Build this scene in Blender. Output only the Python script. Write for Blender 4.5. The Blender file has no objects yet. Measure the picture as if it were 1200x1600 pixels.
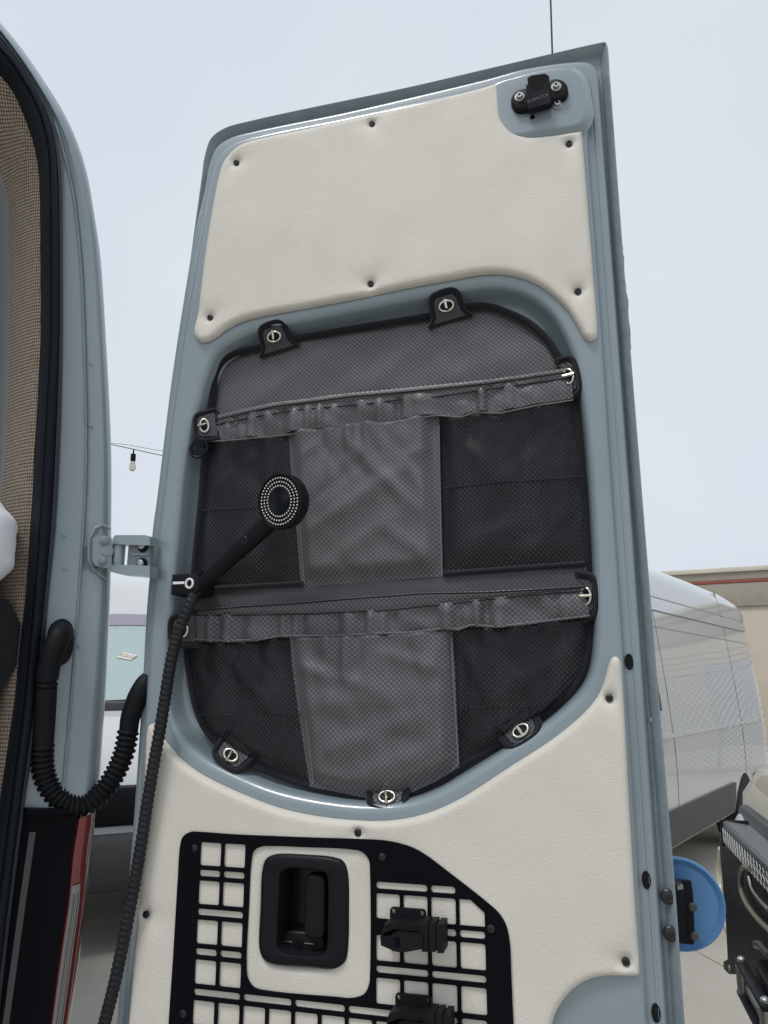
import bpy, bmesh, math, random
import numpy as np
from mathutils import Vector, Matrix, noise, geometry
random.seed(7)
R = math.radians
SC = bpy.context.scene
COL = SC.collection
# ------------------------------------------------------------------ camera, sky, sun, exposure
F, CX, CY = 1200.0, 600.0, 800.0          # focal length and centre in the photograph's pixels
PITCH, EYE = R(12.5), 1.55
cam = bpy.data.objects.new('camera', bpy.data.cameras.new('camera')); COL.objects.link(cam)
cam.location = (0, 0, EYE); cam.rotation_euler = (R(90) + PITCH, 0, 0)
cam.data.sensor_fit = 'VERTICAL'; cam.data.sensor_height = 36; cam.data.lens = 36 * F / 1600
cam.data.clip_start = 0.02; cam.data.clip_end = 2000
SC.camera = cam
SUN_EL, SUN_AZ = R(62), R(222)             # azimuth clockwise from +Y
world = bpy.data.worlds.new('World'); SC.world = world; world.use_nodes = True
nt = world.node_tree; nt.nodes.clear()
wo = nt.nodes.new('ShaderNodeOutputWorld'); bg = nt.nodes.new('ShaderNodeBackground')
sky = nt.nodes.new('ShaderNodeTexSky'); sky.sky_type = 'NISHITA'; sky.sun_disc = False
sky.sun_elevation = SUN_EL; sky.sun_rotation = SUN_AZ; sky.dust_density = 3.0
tc = nt.nodes.new('ShaderNodeTexCoord'); nz = nt.nodes.new('ShaderNodeTexNoise')
nz.inputs['Scale'].default_value = 1.6; nz.inputs['Detail'].default_value = 3
cr = nt.nodes.new('ShaderNodeValToRGB')
cr.color_ramp.elements[0].position = 0.25; cr.color_ramp.elements[0].color = (6.0, 6.65, 7.45, 1)
cr.color_ramp.elements[1].position = 0.8; cr.color_ramp.elements[1].color = (7.5, 8.0, 8.6, 1)
mx = nt.nodes.new('ShaderNodeMixRGB'); mx.inputs[0].default_value = 0.93
nt.links.new(tc.outputs['Generated'], nz.inputs['Vector']); nt.links.new(nz.outputs['Fac'], cr.inputs['Fac'])
nt.links.new(sky.outputs[0], mx.inputs[1]); nt.links.new(cr.outputs[0], mx.inputs[2])
nt.links.new(mx.outputs[0], bg.inputs['Color']); bg.inputs['Strength'].default_value = 0.1
nt.links.new(bg.outputs[0], wo.inputs['Surface'])
sun = bpy.data.objects.new('sun', bpy.data.lights.new('sun', 'SUN')); COL.objects.link(sun)
sun.data.energy = 1.5; sun.data.angle = R(18); sun.data.color = (1, 0.97, 0.93)
sun.rotation_euler = (R(90) - SUN_EL, 0, R(180) - SUN_AZ); sun.location = (0, -5, 12)
SC.view_settings.view_transform = 'Standard'; SC.view_settings.look = 'None'
SC.view_settings.exposure = 0.1; SC.view_settings.gamma = 1.0

# ------------------------------------------------------------------ materials
def lin(c):
    return tuple(((x / 255) / 12.92 if x / 255 <= 0.04045 else ((x / 255 + 0.055) / 1.055) ** 2.4) for x in c)
MATS = {}
def mat(name, col, rough=0.5, metal=0.0, coat=0.0, coat_rough=0.05, spec=0.5, sheen=0.0, var=0.0, vscale=8.0,
        bump=0.0, bscale=300.0, bdist=0.001, trans=0.0, alpha=1.0, emit=None, estr=0.0, rvar=0.0):
    m = bpy.data.materials.new(name); m.use_nodes = True; MATS[name] = m
    t = m.node_tree; p = t.nodes['Principled BSDF']
    p.inputs['Base Color'].default_value = (*col, 1); p.inputs['Roughness'].default_value = rough
    p.inputs['Metallic'].default_value = metal; p.inputs['Coat Weight'].default_value = coat
    p.inputs['Coat Roughness'].default_value = coat_rough; p.inputs['Specular IOR Level'].default_value = spec
    p.inputs['Sheen Weight'].default_value = sheen; p.inputs['Transmission Weight'].default_value = trans
    p.inputs['Alpha'].default_value = alpha
    if emit: p.inputs['Emission Color'].default_value = (*emit, 1); p.inputs['Emission Strength'].default_value = estr
    tcn = t.nodes.new('ShaderNodeTexCoord')
    if var > 0 or rvar > 0:
        n = t.nodes.new('ShaderNodeTexNoise'); n.inputs['Scale'].default_value = vscale; n.inputs['Detail'].default_value = 6
        n.inputs['Roughness'].default_value = 0.65
        t.links.new(tcn.outputs['Object'], n.inputs['Vector'])
        if var > 0:
            mr = t.nodes.new('ShaderNodeMapRange'); mr.inputs['From Min'].default_value = 0.3; mr.inputs['From Max'].default_value = 0.7
            mr.inputs['To Min'].default_value = 1 - var; mr.inputs['To Max'].default_value = 1 + var
            t.links.new(n.outputs['Fac'], mr.inputs['Value'])
            mu = t.nodes.new('ShaderNodeVectorMath'); mu.operation = 'SCALE'; mu.inputs[0].default_value = col
            t.links.new(mr.outputs[0], mu.inputs['Scale']); t.links.new(mu.outputs[0], p.inputs['Base Color'])
        if rvar > 0:
            mr2 = t.nodes.new('ShaderNodeMapRange'); mr2.inputs['From Min'].default_value = 0.3; mr2.inputs['From Max'].default_value = 0.7
            mr2.inputs['To Min'].default_value = max(0, rough - rvar); mr2.inputs['To Max'].default_value = min(1, rough + rvar)
            t.links.new(n.outputs['Fac'], mr2.inputs['Value']); t.links.new(mr2.outputs[0], p.inputs['Roughness'])
    if bump > 0:
        b = t.nodes.new('ShaderNodeBump'); b.inputs['Strength'].default_value = bump; b.inputs['Distance'].default_value = bdist
        n2 = t.nodes.new('ShaderNodeTexNoise'); n2.inputs['Scale'].default_value = bscale; n2.inputs['Detail'].default_value = 3
        t.links.new(tcn.outputs['Object'], n2.inputs['Vector']); t.links.new(n2.outputs['Fac'], b.inputs['Height'])
        t.links.new(b.outputs[0], p.inputs['Normal'])
    return m
mat('paint', (0.232, 0.287, 0.317), 0.34, coat=0.85, coat_rough=0.08, var=0.05, vscale=5, bump=0.05, bscale=35, bdist=0.004, rvar=0.06)
mat('paint_rough', (0.215, 0.262, 0.288), 0.5, coat=0.3, coat_rough=0.2, var=0.10, vscale=25, bump=0.5, bscale=60, bdist=0.004)
mat('black_plastic', (0.009, 0.010, 0.012), 0.42, bump=0.15, bscale=900, bdist=0.0004, rvar=0.08, vscale=30, spec=0.14)
mat('black_gloss', (0.008, 0.009, 0.012), 0.22, var=0.2, vscale=20, rvar=0.08, spec=0.2)
mat('black_powder', (0.0035, 0.004, 0.006), 0.5, spec=0.07, bump=0.2, bscale=1500, bdist=0.0003)
mat('black_rubber', (0.008, 0.009, 0.0105), 0.55, var=0.2, vscale=40, bump=0.1, bscale=200, bdist=0.0006, spec=0.16)
mat('seal_rubber', (0.010, 0.013, 0.018), 0.5, spec=0.16, bump=0.1, bscale=100, bdist=0.0006)
mat('seal_lip', (0.055, 0.063, 0.078), 0.5, spec=0.25)
mat('hose', (0.020, 0.021, 0.023), 0.5, var=0.15, vscale=60, spec=0.2)
mat('piping', (0.012, 0.013, 0.016), 0.75, sheen=0.2, bump=0.4, bscale=700, bdist=0.0006, spec=0.12)
mat('webbing', (0.016, 0.017, 0.02), 0.8, sheen=0.2, bump=0.5, bscale=500, bdist=0.001, spec=0.12)
mat('chrome', (0.75, 0.70, 0.62), 0.2, metal=1.0, rvar=0.08, vscale=90)
mat('steel', (0.30, 0.30, 0.28), 0.38, metal=1.0, var=0.25, vscale=25, rvar=0.1)
mat('zinc', (0.42, 0.43, 0.42), 0.42, metal=0.7, var=0.15, vscale=120)
mat('screw_black', (0.014, 0.014, 0.015), 0.35)
mat('glass_dark', (0.01, 0.012, 0.014), 0.06)
mat('white_print', (0.78, 0.78, 0.78), 0.5)
mat('nozzle', (0.80, 0.80, 0.78), 0.5)
mat('blue_plastic', (0.085, 0.225, 0.46), 0.45, var=0.05, vscale=12, bump=0.05, bscale=400, bdist=0.0005)
mat('interior_grey', (0.30, 0.30, 0.31), 0.6, var=0.05)
mat('cushion_white', (0.84, 0.85, 0.89), 0.85, sheen=0.3, bump=0.15, bscale=20, bdist=0.006)
mat('van_white', (0.60, 0.61, 0.60), 0.32, coat=1.0, coat_rough=0.02, bump=0.03, bscale=6, bdist=0.004)
mat('van_seam', (0.16, 0.16, 0.16), 0.6)
mat('groove_shade_grey', (0.30, 0.30, 0.30), 0.5)  # grey stands in for the shade inside the pressed grooves
mat('cladding', (0.055, 0.056, 0.058), 0.5, var=0.12, vscale=10, bump=0.1, bscale=300, bdist=0.0008)
mat('tyre', (0.018, 0.018, 0.018), 0.8, bump=0.3, bscale=80, bdist=0.004)
mat('windshield', (0.40, 0.50, 0.49), 0.04, spec=0.8, coat=1.0, coat_rough=0.0)  # pale teal puts the sky's reflection into the base colour
mat('sun_band', (0.30, 0.28, 0.33), 0.1, coat=1.0)
mat('sticker', (0.66, 0.70, 0.64), 0.6)  # sheet and letters paled in colour to imitate the veil of the glass
mat('sticker_red', (0.60, 0.24, 0.22), 0.6)
mat('headlight', (0.55, 0.57, 0.58), 0.08, coat=1.0, coat_rough=0.0)
mat('lamp_red', (0.13, 0.003, 0.006), 0.14, coat=1.0, coat_rough=0.03, var=0.15, vscale=30)
mat('lamp_clear', (0.15, 0.15, 0.15), 0.16, coat=1.0, coat_rough=0.03)
mat('truck_tan', (0.50, 0.45, 0.35), 0.35, coat=0.8, coat_rough=0.05)
mat('truck_dark', (0.02, 0.022, 0.025), 0.35)
mat('satin_black', (0.03, 0.03, 0.034), 0.3, spec=0.6)
mat('lettering_grey', (0.10, 0.10, 0.105), 0.6)
mat('bumper_bronze', (0.16, 0.14, 0.105), 0.4)
mat('reflector', (0.85, 0.85, 0.84), 0.12, metal=1.0)
mat('stucco', (0.32, 0.285, 0.235), 0.9, var=0.08, vscale=1.5, bump=0.8, bscale=8, bdist=0.02)
mat('stucco_cap', (0.58, 0.53, 0.45), 0.9, var=0.06, vscale=2)
mat('stucco_light', (0.52, 0.46, 0.37), 0.9, var=0.06, vscale=1.5)
mat('red_band', (0.26, 0.075, 0.055), 0.8, var=0.1, vscale=4)
mat('galv', (0.42, 0.43, 0.44), 0.45, metal=0.6)
mat('wire', (0.04, 0.045, 0.045), 0.6)
mat('bulb_glass', (0.75, 0.72, 0.62), 0.08, trans=0.7)
mat('thread_light', (0.16, 0.16, 0.17), 0.7)
mat('fabric_thread', (0.05, 0.05, 0.055), 0.8)

def vinyl():
    m = mat('vinyl', (0.70, 0.655, 0.555), 0.55, spec=0.35)
    t = m.node_tree; p = t.nodes['Principled BSDF']; N = t.nodes.new; L = t.links.new
    c = N('ShaderNodeTexCoord'); mp = N('ShaderNodeMapping'); mp.inputs['Scale'].default_value = (1, 1, 0.75)
    L(c.outputs['Object'], mp.inputs['Vector'])
    v = N('ShaderNodeTexVoronoi'); v.feature = 'F1'; v.inputs['Scale'].default_value = 640; v.inputs['Randomness'].default_value = 1
    n = N('ShaderNodeTexNoise'); n.inputs['Scale'].default_value = 180; n.inputs['Detail'].default_value = 4
    big = N('ShaderNodeTexNoise'); big.inputs['Scale'].default_value = 14; big.inputs['Detail'].default_value = 4
    for x in (v, n, big): L(mp.outputs[0], x.inputs['Vector'])
    ad = N('ShaderNodeMath'); ad.operation = 'MULTIPLY_ADD'; ad.inputs[1].default_value = 0.8
    L(n.outputs['Fac'], ad.inputs[0]); L(v.outputs['Distance'], ad.inputs[2])
    b = N('ShaderNodeBump'); b.inputs['Strength'].default_value = 0.5; b.inputs['Distance'].default_value = 0.0008
    L(ad.outputs[0], b.inputs['Height'])
    b2 = N('ShaderNodeBump'); b2.inputs['Strength'].default_value = 0.08; b2.inputs['Distance'].default_value = 0.008
    L(big.outputs['Fac'], b2.inputs['Height']); L(b2.outputs[0], b.inputs['Normal']); L(b.outputs[0], p.inputs['Normal'])
    r = N('ShaderNodeValToRGB'); r.color_ramp.elements[0].position = 0.3; r.color_ramp.elements[0].color = (0.645, 0.612, 0.542, 1)
    r.color_ramp.elements[1].position = 0.7; r.color_ramp.elements[1].color = (0.685, 0.652, 0.582, 1)
    L(big.outputs['Fac'], r.inputs['Fac']); L(r.outputs[0], p.inputs['Base Color'])
vinyl()

def lattice(t, px, pz):
    """|frac-0.5| of the two diagonal coordinates of the object's x, z plane"""
    N, L = t.nodes.new, t.links.new
    c = N('ShaderNodeTexCoord'); s = N('ShaderNodeSeparateXYZ'); L(c.outputs['Object'], s.inputs[0])
    def M(op, a, b=None):
        q = N('ShaderNodeMath'); q.operation = op
        for i, v in enumerate((a, b)):
            if v is None: continue
            if isinstance(v, (int, float)): q.inputs[i].default_value = v
            else: L(v, q.inputs[i])
        return q.outputs[0]
    x = M('DIVIDE', s.outputs['X'], px); z = M('DIVIDE', s.outputs['Z'], pz)
    a = M('ABSOLUTE', M('SUBTRACT', M('FRACT', M('ADD', x, z)), 0.5))
    b = M('ABSOLUTE', M('SUBTRACT', M('FRACT', M('SUBTRACT', x, z)), 0.5))
    return M, a, b
def ripstop(name, base, dark):
    m = mat(name, base, 0.38, spec=0.5, sheen=0.05); t = m.node_tree; p = t.nodes['Principled BSDF']
    M, a, b = lattice(t, 0.0082, 0.0078)
    e = M('MAXIMUM', a, b)
    mr = t.nodes.new('ShaderNodeMapRange'); mr.inputs['From Min'].default_value = 0.36; mr.inputs['From Max'].default_value = 0.47
    mr.inputs['To Min'].default_value = 0; mr.inputs['To Max'].default_value = 1
    t.links.new(e, mr.inputs['Value'])
    mixc = t.nodes.new('ShaderNodeMixRGB'); mixc.inputs[1].default_value = (*base, 1); mixc.inputs[2].default_value = (*dark, 1)
    t.links.new(mr.outputs[0], mixc.inputs[0]); t.links.new(mixc.outputs[0], p.inputs['Base Color'])
    bm = t.nodes.new('ShaderNodeBump'); bm.invert = True; bm.inputs['Strength'].default_value = 0.5; bm.inputs['Distance'].default_value = 0.0009
    t.links.new(mr.outputs[0], bm.inputs['Height']); t.links.new(bm.outputs[0], p.inputs['Normal'])
ripstop('ripstop', (0.128, 0.127, 0.134), (0.008, 0.0085, 0.011))
ripstop('ripstop_dark', (0.052, 0.052, 0.058), (0.022, 0.023, 0.027))
def meshnet():
    m = mat('mesh_net', (0.013, 0.013, 0.0165), 0.45, spec=0.22); t = m.node_tree; p = t.nodes['Principled BSDF']
    M, a, b = lattice(t, 0.0074, 0.0078)
    e = M('MAXIMUM', a, b)
    mr = t.nodes.new('ShaderNodeMapRange'); mr.inputs['From Min'].default_value = 0.26; mr.inputs['From Max'].default_value = 0.33
    mr.inputs['To Min'].default_value = 0.0; mr.inputs['To Max'].default_value = 1.0
    t.links.new(e, mr.inputs['Value']); t.links.new(mr.outputs[0], p.inputs['Alpha'])
meshnet()
def carpet():
    m = mat('woven_trim', (0.3, 0.24, 0.18), 0.9, sheen=0.2); t = m.node_tree; p = t.nodes['Principled BSDF']; N = t.nodes.new; L = t.links.new
    c = N('ShaderNodeTexCoord'); s = N('ShaderNodeSeparateXYZ'); L(c.outputs['Object'], s.inputs[0])
    def M(op, a, b=None):
        q = N('ShaderNodeMath'); q.operation = op
        for i, v in enumerate((a, b)):
            if v is None: continue
            if isinstance(v, (int, float)): q.inputs[i].default_value = v
            else: L(v, q.inputs[i])
        return q.outputs[0]
    d = M('SUBTRACT', s.outputs['X'], M('MULTIPLY', s.outputs['Y'], 0.9))
    sx = M('ABSOLUTE', M('SINE', M('MULTIPLY', d, 3.14159 / 0.0060)))
    sz = M('ABSOLUTE', M('SINE', M('MULTIPLY', s.outputs['Z'], 3.14159 / 0.0060)))
    e = M('MULTIPLY', M('POWER', sx, 0.6), M('POWER', sz, 0.6))
    n = N('ShaderNodeTexNoise'); n.inputs['Scale'].default_value = 160; L(c.outputs['Object'], n.inputs['Vector'])
    e2 = M('MULTIPLY', e, M('ADD', 0.45, n.outputs['Fac']))
    r = N('ShaderNodeValToRGB'); r.color_ramp.elements[0].color = (0.045, 0.033, 0.025, 1); r.color_ramp.elements[0].position = 0.15
    r.color_ramp.elements[1].color = (0.36, 0.285, 0.205, 1); r.color_ramp.elements[1].position = 0.85
    L(e2, r.inputs['Fac']); L(r.outputs[0], p.inputs['Base Color'])
    b = N('ShaderNodeBump'); b.inputs['Strength'].default_value = 0.8; b.inputs['Distance'].default_value = 0.0015
    L(e, b.inputs['Height']); L(b.outputs[0], p.inputs['Normal'])
carpet()
def concrete():
    m = mat('concrete', (0.40, 0.375, 0.33), 0.85); t = m.node_tree; p = t.nodes['Principled BSDF']; N = t.nodes.new; L = t.links.new
    c = N('ShaderNodeTexCoord')
    n1 = N('ShaderNodeTexNoise'); n1.inputs['Scale'].default_value = 0.9; n1.inputs['Detail'].default_value = 8; n1.inputs['Roughness'].default_value = 0.7
    n2 = N('ShaderNodeTexNoise'); n2.inputs['Scale'].default_value = 45; n2.inputs['Detail'].default_value = 4
    geo = N('ShaderNodeNewGeometry')
    for x in (n1, n2): L(geo.outputs['Position'], x.inputs['Vector'])
    r = N('ShaderNodeValToRGB'); r.color_ramp.elements[0].position = 0.3; r.color_ramp.elements[0].color = (0.36, 0.335, 0.29, 1)
    r.color_ramp.elements[1].position = 0.7; r.color_ramp.elements[1].color = (0.50, 0.475, 0.42, 1)
    mm = N('ShaderNodeMath'); mm.operation = 'MULTIPLY_ADD'; mm.inputs[1].default_value = 0.35; L(n2.outputs['Fac'], mm.inputs[0])
    m2 = N('ShaderNodeMath'); m2.operation = 'MULTIPLY'; m2.inputs[1].default_value = 0.65; L(n1.outputs['Fac'], m2.inputs[0]); L(m2.outputs[0], mm.inputs[2])
    L(mm.outputs[0], r.inputs['Fac']); L(r.outputs[0], p.inputs['Base Color'])
    b = N('ShaderNodeBump'); b.inputs['Strength'].default_value = 0.3; b.inputs['Distance'].default_value = 0.004
    L(n2.outputs['Fac'], b.inputs['Height']); L(b.outputs[0], p.inputs['Normal'])
concrete()

# ------------------------------------------------------------------ object helpers
def tag(o, label=None, cat=None, group=None, kind=None):
    if label: o['label'] = label
    if cat: o['category'] = cat
    if group: o['group'] = group
    if kind: o['kind'] = kind
    return o
def empty(name, loc, rz=0.0):
    o = bpy.data.objects.new(name, None); COL.objects.link(o); o.location = loc; o.rotation_euler = (0, 0, rz); o.empty_display_size = 0.1
    return o
def mk(name, verts, faces, m, parent=None, smooth=38, recalc=True, midx=None):
    me = bpy.data.meshes.new(name)
    me.from_pydata([tuple(v) for v in verts], [], [tuple(f) for f in faces])
    if recalc:
        bm = bmesh.new(); bm.from_mesh(me); bmesh.ops.remove_doubles(bm, verts=bm.verts, dist=1e-6)
        bmesh.ops.recalc_face_normals(bm, faces=bm.faces); bm.to_mesh(me); bm.free()
    for x in (m if isinstance(m, (list, tuple)) else [m]): me.materials.append(MATS[x])
    if midx:
        for p, i in zip(me.polygons, midx): p.material_index = i
    if smooth:
        me.shade_smooth(); me.set_sharp_from_angle(angle=R(smooth))
    o = bpy.data.objects.new(name, me); COL.objects.link(o); o.parent = parent
    return o
def dup(o, parent=None):
    c = o.copy(); COL.objects.link(c); c.parent = parent
    for ch in list(o.children): dup(ch, c)
    return c
class Frame:
    """a vertical plane standing in the scene: x along it, y into it (away from the viewer's side), z up"""
    def __init__(self, loc, rz):
        self.loc = Vector(loc); self.rz = rz; self.M = Matrix.Rotation(rz, 3, 'Z'); self.Mi = self.M.transposed()
    def hit(self, px, py, n=0.0):
        d = self.Mi @ ray(px, py); o = self.Mi @ (Vector((0, 0, EYE)) - self.loc)
        t = (-n - o.y) / d.y
        return o + d * t
    def local(self, w): return self.Mi @ (Vector(w) - self.loc)
def ray(px, py):
    a, b = (px - CX) / F, (py - CY) / F
    return Vector((a, math.cos(PITCH) + b * math.sin(PITCH), math.sin(PITCH) - b * math.cos(PITCH)))
def wp(px, py, t): return Vector((0, 0, EYE)) + ray(px, py) * t
def crs(pts, step, closed=False):
    """resampled Catmull-Rom curve; a point given twice in a row is a sharp corner"""
    P = [Vector(p) for p in pts]
    runs = []
    if closed:
        sharp = [i for i in range(len(P)) if (P[i] - P[i - 1]).length < 1e-9]
        if sharp:
            P = P[sharp[0]:] + P[:sharp[0]] + [P[sharp[0]]] if True else P
            # P now starts at the second copy of a corner and ends at the same spot
            cur = [P[0]]
            for p in P[1:]:
                if (p - cur[-1]).length < 1e-9:
                    if len(cur) > 1: runs.append(cur)
                    cur = [p]
                else: cur.append(p)
            if len(cur) > 1: runs.append(cur)
            runs = [(r, False) for r in runs]
        else: runs = [(P, True)]
    else:
        cur = [P[0]]
        for p in P[1:]:
            if (p - cur[-1]).length < 1e-9:
                runs.append((cur, False)); cur = [p]
            else: cur.append(p)
        runs.append((cur, False))
    out = []
    for r, cl in runs:
        n = len(r); segs = n if cl else n - 1
        for i in range(segs):
            if cl: p0, p1, p2, p3 = r[i - 1], r[i], r[(i + 1) % n], r[(i + 2) % n]
            else:
                p1, p2 = r[i], r[i + 1]
                p0 = r[i - 1] if i > 0 else p1 * 2 - p2
                p3 = r[i + 2] if i + 2 < n else p2 * 2 - p1
            L = (p2 - p1).length; k = max(1, int(math.ceil(L / step)))
            d0, d1, d2 = max((p1 - p0).length, 1e-9) ** .5, max(L, 1e-9) ** .5, max((p3 - p2).length, 1e-9) ** .5
            t0, t1 = 0, d0; t2 = t1 + d1; t3 = t2 + d2
            for j in range(k):
                t = t1 + (t2 - t1) * j / k
                A1 = p0 * ((t1 - t) / (t1 - t0)) + p1 * ((t - t0) / (t1 - t0))
                A2 = p1 * ((t2 - t) / (t2 - t1)) + p2 * ((t - t1) / (t2 - t1))
                A3 = p2 * ((t3 - t) / (t3 - t2)) + p3 * ((t - t2) / (t3 - t2))
                B1 = A1 * ((t2 - t) / (t2 - t0)) + A2 * ((t - t0) / (t2 - t0))
                B2 = A2 * ((t3 - t) / (t3 - t1)) + A3 * ((t - t1) / (t3 - t1))
                out.append(B1 * ((t2 - t) / (t2 - t1)) + B2 * ((t - t1) / (t2 - t1)))
        if not cl: out.append(r[-1])
    res = [out[0]]
    for p in out[1:]:
        if (p - res[-1]).length > 1e-6: res.append(p)
    if closed and (res[0] - res[-1]).length < 1e-6: res.pop()
    return res
def area(l): return 0.5 * sum(l[i - 1][0] * l[i][1] - l[i][0] * l[i - 1][1] for i in range(len(l)))
def ccw(l): return l if area(l) > 0 else l[::-1]
def inset(l, d):
    n = len(l); out = []
    for i in range(n):
        a, b, c = l[i - 1], l[i], l[(i + 1) % n]
        e1 = (b - a).normalized(); e2 = (c - b).normalized()
        n1 = Vector((-e1.y, e1.x)); n2 = Vector((-e2.y, e2.x)); m = n1 + n2
        if m.length < 1e-6: m = n1
        m.normalize(); k = max(0.45, m.dot(n1))
        out.append(b + m * (d / k))
    return out
def resamp(pts, n):
    P = [Vector(p) for p in pts]; L = [0]
    for a, b in zip(P, P[1:]): L.append(L[-1] + (b - a).length)
    out = []; j = 0
    for i in range(n):
        s = L[-1] * i / (n - 1)
        while j < len(P) - 2 and L[j + 1] < s: j += 1
        f = (s - L[j]) / max(L[j + 1] - L[j], 1e-9); out.append(P[j].lerp(P[j + 1], min(1, max(0, f))))
    return out
def rrect(x0, x1, z0, z1, r, k=5):
    o = []
    for cx, cz, a in ((x1 - r, z0 + r, -90), (x1 - r, z1 - r, 0), (x0 + r, z1 - r, 90), (x0 + r, z0 + r, 180)):
        for i in range(k + 1):
            t = R(a + 90 * i / k); o.append(Vector((cx + r * math.cos(t), cz + r * math.sin(t))))
    return o
def layer(name, outer, prof, holes, m, parent, smooth=38, bottom=False):
    """a sheet with edge profile prof [(inset, n)...] (low to high) and holes [(loop, [(inset, n)...] high to low)]"""
    V, Fc = [], []
    def ring(l, ins, n):
        s = len(V); V.extend((p.x, -n, p.y) for p in (inset(l, ins) if ins else l)); return s, len(l)
    def wall(a, b):
        (s, n), (t, _) = a, b
        for i in range(n): Fc.append((s + i, s + (i + 1) % n, t + (i + 1) % n, t + i))
    rs = [ring(outer, *p) for p in prof]
    for a, b in zip(rs, rs[1:]): wall(a, b)
    tops = [rs[-1]]
    for l, pr in holes:
        hs = [ring(l, *p) for p in pr]
        for a, b in zip(hs, hs[1:]): wall(a, b)
        tops.append(hs[0])
    idx = [i for s, n in tops for i in range(s, s + n)]
    tri = geometry.tessellate_polygon([[Vector((V[i][0], V[i][2], 0)) for i in range(s, s + n)] for s, n in tops])
    Fc += [tuple(idx[i] for i in t) for t in tri]
    if bottom:
        s, n = rs[0]; Fc.append(tuple(range(s, s + n)))
    return mk(name, V, Fc, m, parent, smooth)
def inside(pts, l):
    x, y = pts[:, 0], pts[:, 1]; r = np.zeros(len(pts), bool)
    for i in range(len(l)):
        (x1, y1), (x2, y2) = l[i - 1], l[i]
        if y1 == y2: continue
        r ^= ((y1 > y) != (y2 > y)) & (x < (x2 - x1) * (y - y1) / (y2 - y1) + x1)
    return r
def edist(pts, loops):
    best = np.full(len(pts), 9.0)
    for l in loops:
        for i in range(len(l)):
            a = np.array(l[i - 1]); b = np.array(l[i]); ab = b - a; q = float(ab @ ab)
            if q < 1e-14: continue
            t = np.clip(((pts - a) @ ab) / q, 0, 1); d = np.linalg.norm(pts - (a + t[:, None] * ab), axis=1)
            best = np.minimum(best, d)
    return best
def cushion(name, loop, holes, n0, T, Re, dimples, step, m, parent, seed=0):
    loops = [loop] + holes
    pts = []; edges = []
    for l in loops:
        s = len(pts); pts += [(p.x, p.y) for p in l]; edges += [(s + i, s + (i + 1) % len(l)) for i in range(len(l))]
    nb = len(pts)
    for l, sg in [(loop, 1)] + [(h, -1) for h in holes]:
        for d in (0.0008, 0.0025, 0.005, 0.009): pts += [(p.x, p.y) for p in inset(l, d * sg)]
    xs = [p[0] for p in pts[:nb]]; ys = [p[1] for p in pts[:nb]]
    gx = np.arange(min(xs), max(xs), step); gy = np.arange(min(ys), max(ys), step)
    g = np.array([(x + (0.5 * step if j % 2 else 0), y) for j, y in enumerate(gy) for x in gx])
    ex = np.array([(cx + r * math.cos(a), cy + r * math.sin(a)) for cx, cy in dimples for r in (0.003, 0.006, 0.009, 0.013, 0.017) for a in np.arange(0, 6.2, 0.52)]) if dimples else np.zeros((0, 2))
    extra = np.vstack([np.array(pts[nb:]), g, ex]); d = edist(extra, loops)
    ok = inside(extra, [tuple(p) for p in loop]) & (d > 0.0006)
    for h in holes: ok &= ~inside(extra, [tuple(p) for p in h])
    keep = list(map(tuple, extra[ok]))
    allp = [Vector(p) for p in pts[:nb]] + [Vector(p) for p in keep]
    vs, es, fs, *_ = geometry.delaunay_2d_cdt(allp, edges, [], 0, 1e-5)
    A = np.array([(v.x, v.y) for v in vs]); tri = [f for f in fs if len(f) == 3]
    cen = np.array([A[list(f)].mean(axis=0) for f in tri]); okf = inside(cen, [tuple(p) for p in loop])
    for h in holes: okf &= ~inside(cen, [tuple(p) for p in h])
    d = edist(A, loops)
    k = 1 - np.minimum(d / Re, 1.0); hgt = T * np.sqrt(np.maximum(0, 1 - k ** 2.4))
    for i, (x, y) in enumerate(A):
        if d[i] > 1e-5:
            hgt[i] += 0.0016 * noise.noise(Vector((x * 9, y * 9, seed))) * min(1, d[i] / 0.03)
    for cx, cy in dimples:
        r2 = (A[:, 0] - cx) ** 2 + (A[:, 1] - cy) ** 2
        ang = np.arctan2(A[:, 1] - cy, A[:, 0] - cx)
        hgt -= np.minimum(hgt, (T * 0.62 * np.exp(-r2 / 0.0088 ** 2) + T * 0.30 * np.exp(-r2 / (0.028 * (1 + 0.25 * np.cos(3 * ang + seed + cx * 40))) ** 2)))
    V = [(x, -(n0 + h), y) for (x, y), h in zip(A, hgt)]
    return mk(name, V, [f for f, o in zip(tri, okf) if o], m, parent, 60)
def lathe(prof, segs=24, origin=(0, 0, 0), axis=(0, -1, 0), up=(0, 0, 1), sx=1.0):
    """profile [(r, h)...] about an axis; returns verts, faces"""
    ax = Vector(axis).normalized(); u = Vector(up); u = (u - ax * u.dot(ax)).normalized(); w = ax.cross(u); O = Vector(origin)
    V, Fc = [], []
    for r, h in prof:
        for i in range(segs):
            a = 2 * math.pi * i / segs; V.append(O + ax * h + u * (r * math.cos(a)) + w * (r * sx * math.sin(a)))
    for j in range(len(prof) - 1):
        for i in range(segs):
            Fc.append((j * segs + i, j * segs + (i + 1) % segs, (j + 1) * segs + (i + 1) % segs, (j + 1) * segs + i))
    if prof[0][0] > 1e-6: Fc.append(tuple(range(segs)))
    if prof[-1][0] > 1e-6: Fc.append(tuple(range((len(prof) - 1) * segs, len(prof) * segs)))
    return V, Fc
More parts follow.
